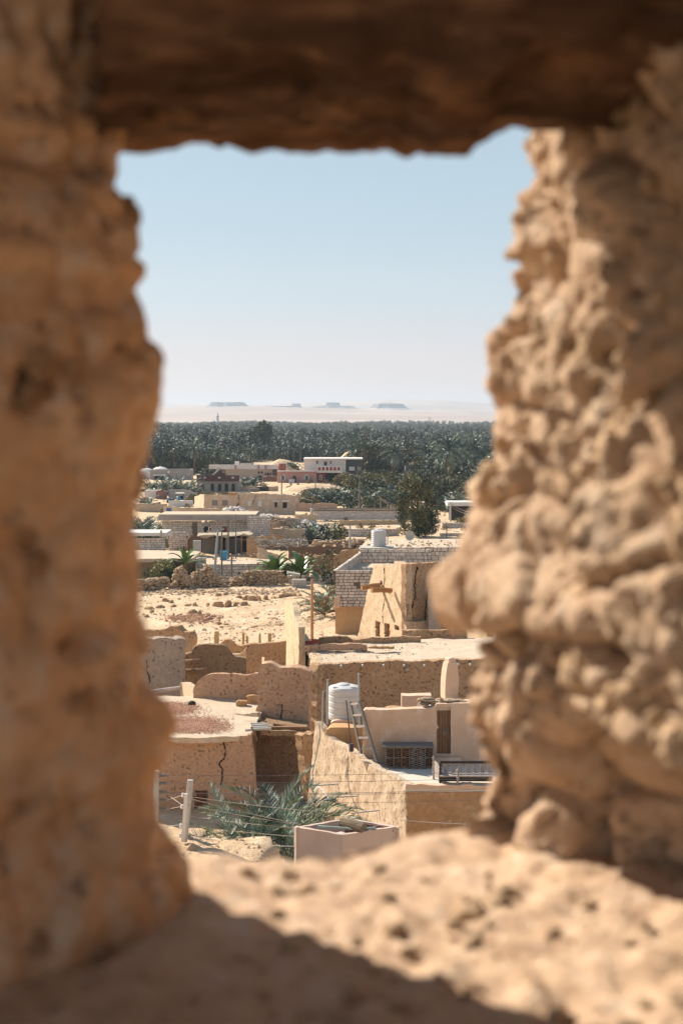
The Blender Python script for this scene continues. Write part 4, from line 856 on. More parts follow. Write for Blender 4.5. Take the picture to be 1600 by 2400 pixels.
for i, (x, y, xe, ye) in enumerate([(725,1842,793,1837),(778,1869,838,1865),(822,1906,889,1899)]):
    mb = MB(); mb.bar(P(x,y,50.5), P(xe,ye,50.2), .045, .04); mb.bar(P(xe-1,ye,50.3), P(xe+2,ye+26,50.3), .02)
    tag(mb.build('angle_bracket', CONC), ['highest','middle','lowest'][i]+' pale bracket sticking out in front of the sunlit parapet', 'bracket', 'brackets')
mb = MB(); mb.lathe(P(770,1935,47.5), [(.18,0),(.2,.45),(.24,.5),(.05,.55)], 10); tag(mb.build('stump_pillar', MUDL), 'short pale mud pillar at the foot of the sunlit parapet', 'pillar')
# ================================================================ mud ruin and brick house in the middle
H4 = thing('mud_house', P(945, 1495, 102), 'tall mud-brick ruin with a long black crack down its shaded corner', 'house')
f = on(846, 108.5, 951, 100)
wall(H4, f, [(874,1328),(880,1325),(896,1322),(914,1329),(921,1328),(923,1315),(936,1319),(951,1320)], zbot=0, xb=(836,951), th=.5, m=MUDQ, res=.2, jag=.2, tj=.06, rough=.05, freq=2.2, holes=[(879,1458,890,1491),(900,1464,913,1491),(924,1468,935,1476)], seed=201, offv=Vector((.45,.2,0)), label='sunlit straw-mud face with wooden logs')
for x0,y0,x1,y1 in [(879,1458,890,1491),(900,1464,913,1491),(924,1468,935,1476)]: opening(H4, f, x0, y0, x1, y1, pane=mat('rusty_door', (.28,.11,.04), (.20,.08,.03), scale=2, bump=.1), frame=MUDO, inset=.25, name='door' if y1 > 1480 else 'window')
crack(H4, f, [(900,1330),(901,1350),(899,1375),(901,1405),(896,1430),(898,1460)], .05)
f2 = on(951, 100, 1062, 103)
wall(H4, f2, [(951.5,1320),(970,1321),(990,1319),(1010,1318),(1030,1318),(1036,1326),(1048,1330),(1062,1336)], zbot=0, th=.5, m=MUD, res=.2, jag=.06, tj=.08, rough=.06, freq=2.2, seed=202, label='shaded cracked end wall')
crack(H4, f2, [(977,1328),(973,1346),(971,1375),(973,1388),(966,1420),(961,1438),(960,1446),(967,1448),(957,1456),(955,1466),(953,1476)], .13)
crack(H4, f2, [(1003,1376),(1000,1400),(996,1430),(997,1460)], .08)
wall(H4, on(1003,99.6,1031,99.0), [(1003,1378),(1014,1372),(1031,1374)], zbot=0, th=1.2, m=mat('mud_bluish_shade', (.36,.31,.28), (.30,.25,.22), scale=1, bscale=6, bump=.5, dist=.1), res=.2, jag=.06, seed=203, label='bluish grey wall with the shade of a recess put into its colour')  # bluish grey stands in for the shade of a recess
f3 = on(1026, 101, 1140, 94)
wall(H4, f3, [(1028,1384),(1040,1378),(1060,1384),(1140,1396)], zbot=0, th=.5, m=MUDQ, res=.22, jag=.1, tj=.08, seed=204, label='sunlit wall right of the bluish grey wall')
mb = MB(); mb.bar(P(1028,1411,99), P(1060,1410,97), .3, .28); mb.build('beam', MUDO, H4)
mb = MB(); mb.tube([P(1024,1388,99.5), P(1034,1384,98.3)], .1, 7); mb.build('rafter_end', REDP, H4)
for (a, b, r0) in [(P(847,1378,104.0), P(892,1371,104.6), .20), (P(871,1383,101.5), P(917,1384,102.2), .19), (P(890,1364,104.5), P(902,1363,104.5), .10)]:
    mb = MB(); mb.tube([a, a.lerp(b, .5)+Vector((0,0,.03)), b], [r0, r0*.95, r0*.9], 9); mb.build('log', WOODB, H4)
for x in (892, 894):
    mb = MB(); mb.tube([P(x+4,1373,103.2), P(x-2,1373,105)], .06, 6); mb.build('log', WOODB, H4)
wall(H4, on(951.5,99.7,1016,101), [(952,1457),(980,1456),(1016,1455)], zbot=0, th=.3, m=MUDL, res=.25, seed=206, label='paler base course')

H5 = thing('brick_house', P(800, 1490, 112), 'white block house with dark mortar over an orange plastered ground floor', 'house')
f = on(786, 112, 1010, 112)
ztop = 5.08; zb = 2.22
bricks(H5, f, 786.5, 890, zb, ztop, seed=2, single=True, holes=[(833,1366,846,1376)])
mb = MB(); a, b = f(784,1490), f(1010,1490); mb.box(((a.x+b.x)/2, 112.2, zb-.06), (b.x-a.x+.2, .5, .14)); mb.build('floor_band', PLASO, H5)
mb = MB(); sheet(mb, [Vector((a.x+.05,112.03,-.3)), Vector((b.x,112.03,-.3))], [Vector((a.x+.05,112.03,zb-.14)), Vector((b.x,112.03,zb-.14))], Vector((0,.3,0)), res=.8, rough=.01, holes=[(P(816,1461,112.03), P(820,1457,112.03))]); mb.build('plaster_wall', PLASO, H5)
for k in range(3): mb = MB(); mb.box(P(790,1421-k*9,111.85), (.42,.4,.29), jit=.02); mb.build('corner_block', PLAS, H5)
fs = on(786, 112, 845, 127)
def add_side(f_, x0, x1, z0, z1, sd, offx):   # parapet running back into depth
    bricks(H5, f_, x0, x1, z0, z1, seed=sd, L=.5)
add_side(fs, 786.5, 845, ztop-.95, ztop, 3, 0)
fb = on(845, 127, 1010, 127)
bricks(H5, fb, 845, 1010, 3.9, 5.35, seed=4, L=.55, h=.27)
bricks(H5, on(848,120.5,990,120.5), 848, 990, 3.8, 4.45, seed=5, L=.55, h=.3, single=False)
roof(H5, [Vector((a.x+.2,112.25,ztop-.9)), Vector((b.x,112.25,ztop-.9))], [Vector((fs(843,1300).x,126.6,ztop-.9)), Vector((b.x+1,126.6,ztop-.9))], res=.8)
fr_ = on(957, 112.5, 963, 124)
H6 = thing('brick_house', P(980, 1310, 135), 'low house with a sandy roof edged by white blocks, carrying a water tank', 'house')
f = on(840, 134, 1400, 134)
bricks(H6, f, 918, 1180, 2.9, 4.92, seed=6, L=.62, h=.36, gap=.06)
wall(H6, on(840,134,920,134), [(840,1296),(880,1296),(920,1297)], zbot=2.5, th=.4, m=LIME, res=.5)
for k, (x0, x1) in enumerate([(844,872),(871,897),(896,922)]):
    mb = MB(); a_, b_ = P(x0,1284,132.5), P(x1,1291,132.5); mb.box(((a_.x+b_.x)/2, 133.6, (a_.z+b_.z)/2), (b_.x-a_.x-.04, 2.6, .28), jit=.02); mb.build('slab', CONC, H6)
roof(H6, [P(840,1286,134.1), P(1000,1282.5,134.1), P(1400,1281,134.1)], [P(860,1264,147), P(1400,1262,147)], res=.7, rough=.08, m=ROOF)
ribbed_tank(P(887,1281,134)+Vector((0,0,0)), .70, 1.68, 'white ribbed plastic water tank on the block house roof, beside the big tree', 7)
ds = thing('satellite_dish', P(962,1272,139), 'pale round satellite dish on the sandy roof left of the big tree trunk', 'dish')
mb = MB(); c = P(960,1256,139); vv = []; n = 20; dirn = Vector((-.25,-.93,.35)).normalized(); u = dirn.cross(Vector((0,0,1))).normalized(); v = u.cross(dirn)
for r0, dz in [(0,-.14),(.22,-.11),(.36,-.05),(.46,0)]:
    for k in range(n): t_ = 2*math.pi*k/n; vv.append(c+u*(r0*math.cos(t_))+v*(r0*math.sin(t_))-dirn*(-dz))
mb.add(vv, [(i*n+k, i*n+(k+1) % n, (i+1)*n+(k+1) % n, (i+1)*n+k) for i in range(3) for k in range(n)]); mb.build('reflector', CONC, ds)
mb = MB(); mb.tube([P(962,1272,139.2), P(961,1258,139.2)], .04, 6); mb.tube([c+dirn*.02, c+dirn*.45], .02, 4); mb.build('mast', STEEL, ds)
for x in (908,): pipe([P(x,1276,136), P(x,1252,136)], .05, 'thin dark pipe standing beside the roof-top water tank')

# ================================================================ wooden pole, dry palms
def pole(x, y0, y1, D, r, lab, m=WOODG, lean=0, arm=0, lamp=0, cat='pole'):
    t = thing('utility_pole', P(x, y1, D), lab, cat); mb = MB(); b = P(x, y1, D); tp = P(x+lean, y0, D); mb.tube([b-Vector((0,0,.3)), b.lerp(tp, .5), tp], [r*1.1, r, r*.8], 8); mb.build('shaft', m, t)
    if arm: mb = MB(); mb.bar(tp+Vector((-arm,0,-.25)), tp+Vector((arm,0,-.25)), .09); mb.build('cross_arm', m, t)
    if lamp: mb = MB(); mb.bar(tp+Vector((0,0,-.1)), tp+Vector((-lamp,0,.35)), .06); mb.box(tp+Vector((-lamp-.25,0,.38)), (.6,.2,.1)); mb.build('lamp_head', CONC, t)
    return t
pole(731, 1359, 1500, 109, .115, 'orange-brown wooden post at the right edge of the rubble field', m=mat('orange_post_wood', (.52,.30,.16), (.42,.22,.10), scale=2, bump=.3))
palmbush(762, 1440, 121, 1.0, 'dry tangled palm between the wooden post and the brick house', DRYC[0])
palmbush(748, 1440, 126, .9, 'olive dry palm bush just right of the wooden post', DRYC[1])
palmbush(776, 1400, 131, .9, 'pale dry palm fronds touching the corner of the brick house', DRYC[0])
t = tree(775, 138, 3, [(0,0,2.2,1.1,1,2.2,1)], 900, .16, [LEAF, LEAFD], 'narrow bright green bush at the corner of the brick house', 9, name='bush', cat='bush', tr=.08)
for i, (y0, x1, y1, lab) in enumerate([(1362,786,1345,'wire from the post top up to the brick house'),(1378,786,1392,'slack wire from below the post top'),(1398,786,1388,'sagging wire at mid post'),(1420,786,1400,'lowest sagging wire from the wooden post')]):
    wire(P(731,y0,108.8), P(x1,y1,112), .35, .02, lab, WIREL)
# low rails and remnants beyond the brick house
mb = MB(); r_ = random.Random(5)

# ================================================================ middle distance
def low_wall(xa, Da, xb_, Db, top, m, lab, th=.4, zbot=None, name='mud_wall', cat='wall', tj=.1):
    t = thing(name, P((xa+xb_)/2, 1330, (Da+Db)/2)*1 if 0 else Vector((on(xa,Da,xb_,Db)((xa+xb_)/2, 1300).x, (Da+Db)/2, 0)), lab, cat)
    wall(t, on(xa,Da,xb_,Db), top, zbot=-.6 if zbot is None else zbot, th=th, m=m, res=.35, tj=tj, rough=.07); return t
low_wall(735,152,840,152,[(735,1303),(770,1300),(792,1299),(800,1290),(815,1288),(840,1286)], MUD, 'stepped orange mud wall left of the brick house')
def block_wall(x0, x1, ytop, D, lab, z0=-.8, h=.3, L=.6, D2=None, name='block_wall', single=False, topf=None, skip=0, holes=()):
    f_ = on(x0, D, x1, D2 or D); c = f_((x0+x1)/2, ytop); t = thing(name, (c.x, c.y, z0), lab, 'wall'); bricks(t, f_, x0, x1, z0, c.z, L=L, h=h, single=single, gap=.05, seed=x0, topf=topf, skip=skip, holes=holes); return t
block_wall(733, 815, 1325, 153, 'white block wall behind the orange wooden post', topf=lambda u: 1.3+.1*math.sin(u*9))
block_wall(706, 792, 1347, 148, 'lower white block wall in front of the banana plants', topf=lambda u: .65 if u < .12 or u > .22 else 0.3)
block_wall(672, 700, 1349, 146, 'short stack of white blocks with a slab on top left of the banana plants')
mb = MB(); mb.box(P(688,1345,145.6), (1.3,1.0,.25), .1); mb.v = [(x, y, z+(x-P(688,1345,145.6).x)*-.18) for x, y, z in mb.v]; tag(mb.build('concrete_slab', CONC), 'tilted concrete slab lying on a short stack of blocks', 'slab')
t = thing('wire_crate', P(700,1381,143.5), 'pale wire-mesh crate standing at the edge of the rubble field', 'crate')
mb = MB(); c = P(700,1370,143.5)
for k in range(7): mb.bar(c+Vector((-.72+k*.24,0,-.5)), c+Vector((-.72+k*.24,0,.5)), .035)
for k in range(5): mb.bar(c+Vector((-.74,0,-.5+k*.25)), c+Vector((.74,0,-.5+k*.25)), .035)
mb.build('mesh', WHITE, t); mb = MB(); mb.box(c+Vector((0,.5,0)), (1.4,.8,.95)); mb.build('bin', CONC, t)

H7 = thing('brick_house', P(560,1365,150), 'low white block house with a brown door behind the rubble field', 'house')
f = on(461, 150, 725, 152)
bricks(H7, f, 461, 640, -1.4, 1.65, seed=7, L=.62, h=.29, gap=.05, holes=[(486,1341,504,1365),(555,1347,575,1366)])
bricks(H7, f, 640, 725, -1.4, 1.6, seed=8, L=.62, h=.29, gap=.05, single=False)
bricks(H7, on(463,150.3,483,150.3), 463, 483, 1.7, 2.35, seed=9, L=.6, h=.3, single=False)
opening(H7, f, 486, 1341, 504, 1372, pane=mat('dark_brown_door', (.10,.045,.04), scale=3, bump=.1), frame=WOODG, name='door', inset=.08)
opening(H7, f, 555, 1347, 575, 1372, pane=CONC, frame=WOODG, name='door', inset=.08)
roof(H7, [P(459,1324,150.1), P(725,1324,152)], [P(462,1310,158), P(725,1311,160)], res=.7, rough=.1)
H8 = thing('mud_house', P(390,1370,150), 'flat-roofed mud house with a dark shaded wall behind the green bushes', 'house')
wall(H8, on(200,149,449,149), [(200,1313),(330,1311),(400,1309),(449,1311)], zbot=-1.5, th=.4, m=MUDD, res=.4, rough=.06)  # darker mud carries the shade below the roof edge in its colour
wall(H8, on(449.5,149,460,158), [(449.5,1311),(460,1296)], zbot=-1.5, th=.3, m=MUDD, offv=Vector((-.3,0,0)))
roof(H8, [P(200,1311,148.7), P(452,1309,148.7)], [P(200,1288,161), P(330,1289,161), P(470,1292,160)], res=.7, rough=.07, th=.35)
pole(501, 1243, 1366, 147, .13, 'leaning pole, tallest of the four poles, blue-grey at its foot', lean=10, m=STEEL)
pole(520, 1244, 1362, 148, .09, 'thin straight pole just right of the leaning pole')
pole(535, 1217, 1312, 158, .10, 'thicker pole standing before the open shack')
pole(553, 1205, 1310, 160, .06, 'very thin tall mast right of the thicker pole')
pole(543, 1305, 1365, 147, .10, 'short weathered pole in front of the low block house')
pole(349, 1268, 1294, 165, .06, 'small thin post on the mud roof at the left edge', m=CONC)
mb = MB(); mb.box(P(462,1283,166), (.9,.5,1.6)); tag(mb.build('concrete_pillar', CONC), 'stubby square concrete pillar on the flat roof', 'pillar')
mb = MB(); mb.box(P(524,1303,157), (.75,.5,1.1)); tag(mb.build('blue_drum', CYAN), 'blue drum standing between the poles', 'drum')
for i, (x, y) in enumerate([(588,1347),(597,1345)]):
    mb = MB(); mb.lathe(P(x, y+5, 147.5), [(.2,0),(.22,.5),(.1,.6)], 10); tag(mb.build('blue_jerrycan', CYAN), ['left', 'right'][i]+' one of two bright blue jerrycans on the rubble wall', 'jerrycan', 'blue jerrycans')
mb = MB()
for k in range(6): sheet(mb, [P(610+k*9,1356,147.3), P(620+k*9,1356,147.2)], [P(612+k*9,1349,147.3), P(621+k*9,1348,147.2)], Vector((0,.1,0)), res=.1, rough=.09, seed=k, mi=k % 2)
tag(mb.build('laundry_heap', [mat('violet_cloth', (.12,.10,.42), scale=3, bump=.1), WHITE]), 'violet and white cloths spread along the top of the rubble wall', 'cloth')

# dry stone and rubble walls
def stones_on(mb, pts, hgt, wd, n, s0, s1, r):
    for k in range(n):
        u = r.random(); p = pl(pts, u); hh = hgt(u) if callable(hgt) else hgt; z = r.random()**.8*hh; ww = wd*(1-.6*z/max(hh,.01)); s = r.uniform(s0, s1)
        add_stone(mb, p+Vector((r.uniform(-ww,ww)*.5, r.uniform(-ww,ww)*.5, z)), s, r)
ICO = None
def add_stone(mb, c, s, r):
    global ICO
    if ICO is None:
        bm = bmesh.new(); bmesh.ops.create_icosphere(bm, subdivisions=1, radius=1); ICO = (np.array([v.co[:] for v in bm.verts]), [tuple(v.index for v in q.verts) for q in bm.faces]); bm.free()
    V = ICO[0]*(1+np.array([[r.uniform(-.28,.28)] for _ in range(len(ICO[0]))])); V = V*np.array([s*r.uniform(.8,1.3), s*r.uniform(.7,1.1), s*r.uniform(.45,.85)])
    a = r.random()*6.28; ca, sa = math.cos(a), math.sin(a); V = V @ np.array([[ca,sa,0],[-sa,ca,0],[0,0,1]])
    mb.add((V+np.array(c)).tolist(), ICO[1])
def rubble_wall(pts, hgt, wd, n, s0, s1, lab, m=ROCKI, name='rubble_wall', cat='rubble wall'):
    r = random.Random(n); t = thing(name, pts[0], lab, cat); mb = MB(); stones_on(mb, pts, hgt, wd, n, s0, s1, r); tag(mb.build('stones', m, t), kind='stuff'); return t
gp = lambda x, y, D: Vector(((x-800)/FPX*D, D, ground_z((x-800)/FPX*D, D)))
rubble_wall([gp(318,0,141), gp(388,0,143)], 1.1, 1.5, 650, .10, .24, 'reddish rubble wall below the dark bushes at the left edge')
rubble_wall([gp(410,0,143.5), gp(447,0,143.5)], lambda u: 1.2+1.0*math.exp(-((u-.35)/.22)**2), 1.3, 420, .10, .24, 'rounded heap of stones in front of the banana plant')
rubble_wall([gp(449,0,144), gp(515,0,144.5)], lambda u: .9+1.0*math.sin(u*3.1)*(1+.4*math.sin(u*14)), 1.5, 620, .10, .24, 'brown stone heap with two humps below the leaning pole')
rubble_wall([gp(538,0,145), gp(580,0,145)], lambda u: .5+1.0*u, 1.6, 350, .10, .22, 'pinkish sloping heap of stones left of the dry stone wall')
rubble_wall([gp(578,0,145.4), gp(662,0,145.4)], 1.45, 1.0, 900, .10, .20, 'long dry stone wall with cloths on top')
for i, (x0, x1, D, n) in enumerate([(330,470,140,300),(470,700,139.5,420)]):
    r = random.Random(i); t = thing('stone_scatter', gp(x0,0,D), ['line of scattered stones along the left of the field edge','line of scattered stones along the right of the field edge'][i], 'stones'); mb = MB()
    for k in range(n):
        x = r.uniform(x0, x1); d = D+r.gauss(0, 1.3); q = gp(x, 0, d); add_stone(mb, q, r.uniform(.05,.22), r)
    tag(mb.build('stones', ROCKI, t), kind='stuff')

# field lumps
LUMP = []
for i in range(6):
    bm = bmesh.new(); bmesh.ops.create_icosphere(bm, subdivisions=3, radius=1)
    for v in bm.verts:
        d = v.co.normalized(); k = 1+.35*nz(d, 1.2, i+30)+.2*nz(d, 3, i+40)+.1*nz(d, 7, i+50); v.co = Vector((d.x*k, d.y*k*.8, d.z*k))
    me = bpy.data.meshes.new('adobe_lump'); bm.to_mesh(me); bm.free(); me.materials.append(mat('adobe_lump', (.50,.32,.18), (.42,.25,.13), (.56,.40,.25), scale=.9, bscale=4, bump=.6, dist=.1, obj=.1)); LUMP.append(me)
lumps = [(388,1401,10,10,'upright lump'),(402,1408,9,10,'small lump'),(376,1419,13,9,'lump'),(407,1417,11,7,'flat lump'),(350,1422,17,8,'long low lump'),(437,1416,10,7,'low lump'),(457,1416,9,8,'small lump'),(487,1416,8,7,'tiny lump'),
  (452,1438,14,12,'broad lump'),(468,1438,9,10,'narrow lump'),(356,1433,9,7,'small lump'),(513,1393,6,7,'upright lump'),(528,1392,5,7,'thin lump'),(438,1388,9,6,'low lump'),(456,1386,6,6,'block'),(345,1445,8,6,'low lump'),
  (512,1420,12,11,'first big lump'),(535,1421,11,14,'second big lump'),(552,1420,10,12,'third lump'),(572,1418,9,9,'fourth lump'),(561,1403,7,7,'small lump'),(578,1408,9,11,'lump'),(590,1409,9,12,'lump'),(605,1408,10,14,'peaked lump'),(622,1405,11,12,'lump'),
  (640,1402,12,10,'lump'),(655,1399,12,9,'lump'),(668,1397,12,9,'lump'),(684,1395,11,9,'last lump'),(700,1393,12,6,'flat lump'),(693,1418,9,7,'lone lump'),(640,1450,14,5,'flat lump'),(512,1460,10,6,'flat lump'),(655,1466,12,5,'flat lump'),(600,1452,8,4,'flat lump'),(420,1398,7,5,'small lump'),(470,1450,8,4,'flat lump')]
for i, (x, y, w_, h_, lab) in enumerate(lumps):
    D = (CH-.1)*FPX/(y-HOR); X = (x-800)/FPX*D; s = D/FPX; row = 500 < x < 702 and y < 1424
    o = link_inst('adobe_lump', LUMP[i % 6], None, TRS((X, D, ground_z(X, D)+h_*s*.12), (0, 0, random.random()*6), (w_*s*(1.2 if row else .8), w_*s*.7, h_*s*(.85 if row else .75))))
    num = sum(1 for q in lumps if (500 < q[0] < 702 and q[1] < 1424) == row and (q[0], q[1]) <= (x, y))
    ordn = ['', 'first', 'second', 'third', 'fourth', 'fifth', 'sixth', 'seventh', 'eighth', 'ninth', 'tenth', 'eleventh', 'twelfth', 'thirteenth', 'fourteenth', 'fifteenth', 'sixteenth', 'seventeenth', 'eighteenth', 'nineteenth', 'twentieth', 'twenty-first', 'twenty-second', 'twenty-third', 'twenty-fourth', 'twenty-fifth'][num]
    tag(o, f'{lab}, {ordn} from the left ' + ('in the curved row of adobe stubs' if row else 'of the lone adobe clods in the field'), 'adobe lump', 'eroded adobe lumps in the field')
mb = MB(); r = random.Random(77)
for k in range(5200):
    y = r.uniform(1372, 1540) if r.random() < .8 else r.uniform(1440, 1475); x = r.uniform(250, 800); D = (CH)*FPX/(y-HOR)
    if nz((x*.9, y*2.5, 0), .02, 71) < -.08 and r.random() < .85: continue
    X = (x-800)/FPX*D; s = min(.22, .02+r.expovariate(1/.036)); add_stone(mb, (X, D, ground_z(X, D)), s, r)
tag(mb.build('field_rubble', ROCKI), 'small stones and clods strewn over the sandy field', kind='stuff')
mb = MB()
for k in range(900):
    x = r.gauss(450, 26); y = r.gauss(1453, 4); D = CH*FPX/(y-HOR); X = (x-800)/FPX*D; add_stone(mb, (X, D, ground_z(X, D)), r.uniform(.04,.17), r)
tag(mb.build('red_rubble', mat('reddish_rubble', (.46,.25,.15), (.36,.20,.12), scale=1, bump=.2, island=.2)), 'drift of reddish rubble across the middle of the field', kind='stuff')
for i, (x, y0, y1, w_) in enumerate([(507,1477,1506,9),(570,1481,1500,6),(579,1489,1506,5),(609,1482,1498,5),(632,1483,1497,7)]):
    D = 104; t_ = low_wall(x-w_/2, D, x+w_/2, D, [(x-w_/2,y0+2),(x,y0),(x+w_/2,y0+3)], mat('yellow_mud', (.56,.38,.18), (.48,.32,.15), scale=1, bump=.3), ['widest','second','lowest','fourth','last'][i]+' of the yellow mud stumps behind the ruined walls, counted from the left', th=.25, zbot=0, name='mud_stump', cat='mud stump', tj=.03)
    t_['group'] = 'yellow mud stumps'
# sticks and debris round the near mound
mb = MB(); r = random.Random(15)
for k in range(260):
    x = r.uniform(395, 670); y = r.uniform(1968, 2050); p = G(x, y, 4.95); 
    if p.x > -1.7: continue
    add_stone(mb, (p.x, p.y, ground_z(p.x, p.y)), .012+r.expovariate(1/.02), r)
tag(mb.build('mound_pebbles', ROCKI), 'pebbles and crumbs on the sandy mound just below the sill', kind='stuff')

# sheds and block houses behind
H9 = thing('brick_shed', P(350,1286,178), 'small white block shed with a pale flat slab roof at the left edge', 'shed')
bricks(H9, on(290,178,388,178), 290, 388, -.2, 2.1, seed=11, L=.6, h=.27, gap=.05, single=False)
mb = MB(); a_, b_ = P(290,1247,178), P(392,1256,178); mb.box(((a_.x+b_.x)/2, 180, (a_.z+b_.z)/2), (b_.x-a_.x, 5, .42)); mb.build('roof_slab', WHITE, H9)
mb = MB(); mb.box(P(378,1250,177.2), (.25,.3,.75)); mb.build('post', CONC, H9)
H10 = thing('brick_house', P(500,1290,190), 'long white block house with a thick slab roof and a small gabled door', 'house')
f = on(380, 190, 637, 190)
bricks(H10, f, 380, 600, -.4, 3.42, seed=12, L=.58, h=.24, gap=.045, single=False, holes=[(453,1229,460,1236),(475,1224,490,1248),(523,1234,535,1248)])
mb = MB(); a_, b_ = P(372,1207,189.5), P(602,1219,189.5); mb.box(((a_.x+b_.x)/2, 192.5, (a_.z+b_.z)/2-.05), (b_.x-a_.x, 7, .62), jit=.03); mb.build('roof_slab', mat('grey_slab', (.42,.36,.31), scale=1, bump=.2), H10)
mb = MB(); mb.box(((a_.x+b_.x)/2, 192.7, a_.z+.03), (b_.x-a_.x-.2, 6.6, .10), jit=.02); mb.build('roof_top', ROOF, H10)
opening(H10, f, 453, 1229, 460, 1236, inset=.1, fw=.02)
opening(H10, f, 475, 1233, 489, 1248, inset=.1, fw=.05, name='window'); opening(H10, f, 523, 1234, 535, 1249, inset=.1, pane=mat('rust_red_door', (.28,.11,.07), scale=2, bump=.1), name='door')
mb = MB(); mb.prism([f(475,1234)+Vector((0,-.05,0)), f(491,1234)+Vector((0,-.05,0)), f(491,1226)+Vector((0,-.05,0)), f(483,1219)+Vector((0,-.05,0)), f(475,1226)+Vector((0,-.05,0))], (0,.2,0)); mb.build('gable_panel', CONC, H10)
bricks(H10, on(578,188,634,188), 580, 634, -.4, 4.1, seed=13, L=.55, h=.24, gap=.045, single=False)
bricks(H10, on(392,184,440,184), 395, 448, -.3, 2.4, seed=14, L=.55, h=.25, gap=.045, single=False, topf=lambda u: 2.4-.8*(u > .8))
mb = MB(); mb.box(P(457,1250,185), (.65*1,.5,3.0)); mb.build('pier', MORT, H10)
SH = thing('reed_shack', P(528,1296,178), 'dark open-fronted shack with a ragged thatched roof behind the poles', 'shack')
wall(SH, on(470,181,588,181), [(470,1258),(588,1256)], zbot=-.3, m=DARKW, th=.2, res=1)  # near-black back wall stands in for shade inside the shack
roof(SH, [P(462,1256,176), P(592,1252,176)], [P(466,1249,183), P(588,1247,183)], res=.5, rough=.22, th=.2, m=mat('thatch', (.48,.40,.30), (.36,.28,.2), scale=1, bscale=8, bump=.7, dist=.1))
for k, x in enumerate((468, 475, 520, 530, 566, 586)): mb = MB(); mb.tube([P(x,1296,176.3), P(x+.5,1256,176.3)], .12 if k else .2, 6); mb.build('post', WOODG if k % 2 else WOOD, SH)
for (x0, x1, m_) in [(476,519,WOODG),(531,565,mat('grey_sacking', (.15,.14,.14), scale=1, bump=.2))]: wall(SH, on(x0,178,x1,178), [(x0,1262),(x1,1260)], zbot=-.3, m=m_, th=.1, res=.6, rough=.08, name='mat_screen')
wall(SH, on(440,175,468,176), [(440,1262),(450,1252),(468,1258)], zbot=0, m=REED, th=.3, res=.3, rough=.15, tj=.3, name='reed_bundle')
low_wall(578,174,606,174,[(578,1262),(590,1257),(606,1262)], MUD, 'plain tan mud wall beside the thatched shack')
low_wall(590,186,668,186,[(590,1262),(612,1256),(640,1254),(668,1256)], MUD, 'tan mud wall under the stick roof')
def stick_heap(x0, x1, y0, y1, D0, D1, n, lab, m=WOODW, L=1.2, mm=None, cat='stick heap', z0=0):
    t = thing('stick_heap', P((x0+x1)/2, y1, D0), lab, cat); mb = MB(); r = random.Random(n)
    for k in range(n):
        D = r.uniform(D0, D1); p = P(r.uniform(x0,x1), r.uniform(y0,y1), D); d = Vector((r.uniform(-1,1), r.uniform(-.6,.6), r.uniform(-.25,.25))).normalized()*L*r.uniform(.4,1); mb.tube([p-d/2, p+d/2], r.uniform(.02,.05), 4, r.randrange(len(mm or [m])))
    tag(mb.build('sticks', mm or [m], t), kind='stuff'); return t
stick_heap(603, 716, 1264, 1281, 170, 174, 420, 'wide low heap of pale sticks roofing a pen, left of the reed fence', mm=[WOODW, WHITE, WOODG, FRNDD])
low_wall(603,170,660,170,[(603,1283),(616,1283),(626,1292),(660,1306)], MUDL, 'sunlit broken mud wall below the stick roof')
stick_heap(640, 700, 1218, 1232, 200, 205, 160, 'small dark heap of palm ribs right of the long block house', mm=[WOODG, FRNDD, WOODW])
low_wall(634,204,700,204,[(634,1218),(660,1214),(700,1216)], mat('pinkish_mud', (.46,.33,.26), scale=1, bump=.4), 'pinkish mud wall behind the palm rib heap')
wall(thing('reed_fence', P(750,1305,168), 'long dark brown reed fence behind the banana plants', 'fence'), on(676,168,832,167), [(676,1281),(700,1280),(760,1281),(832,1284)], zbot=-.2, m=REED, th=.15, res=.25, tj=.16, rough=.05)
rubble_wall([gp(740,0,186), gp(860,0,186)], 1.2, 2, 260, .12, .4, 'jumble of stones and planks left of the big tree')
block_wall(806, 935, 1239, 206, 'low white block wall behind the roof-top water tank', z0=-.2, h=.24, L=.5)
block_wall(1030, 1140, 1249, 204, 'low white block wall right of the big tree', z0=-.2, h=.24, L=.5)
block_wall(1036, 1140, 1225, 222, 'further block wall at the right edge, behind the utility pole', z0=-.2, h=.24, L=.5)
LW = thing('long_block_wall', P(830,1217,238), 'very long pale block wall with a dark coping left of the big tree', 'wall')
f = on(727, 238, 1010, 238); bricks(LW, f, 735, 1010, .1, 2.05, seed=21, L=.5, h=.2, gap=.03, single=False, mort=mat('grey_mortar', (.34,.29,.26), scale=2, bump=.1))
mb = MB(); mb.bar(P(732,1191.5,237.8), P(1010,1191.5,237.8), .3, .12); mb.bar(P(732,1196.5,237.85), P(1010,1196.5,237.85), .1, .10); mb.build('coping', WOODG, LW)
mb = MB(); mb.box(P(730.5,1205,237.5), (.55,.6,1.95)); mb.build('end_pillar', WHITE, LW)
low_wall(795,230,950,230,[(795,1219),(950,1219)], mat('beige_plinth', (.52,.40,.25), (.44,.32,.19), scale=1, bump=.2), 'beige low wall with vertical ribs below the long block wall')
low_wall(700,262,790,262,[(700,1178),(730,1181),(760,1178),(790,1181)], mat('pink_rubble', (.48,.33,.25), (.36,.24,.18), scale=.8, bscale=3, bump=.5), 'crumbly pinkish rubble wall behind the long block wall')

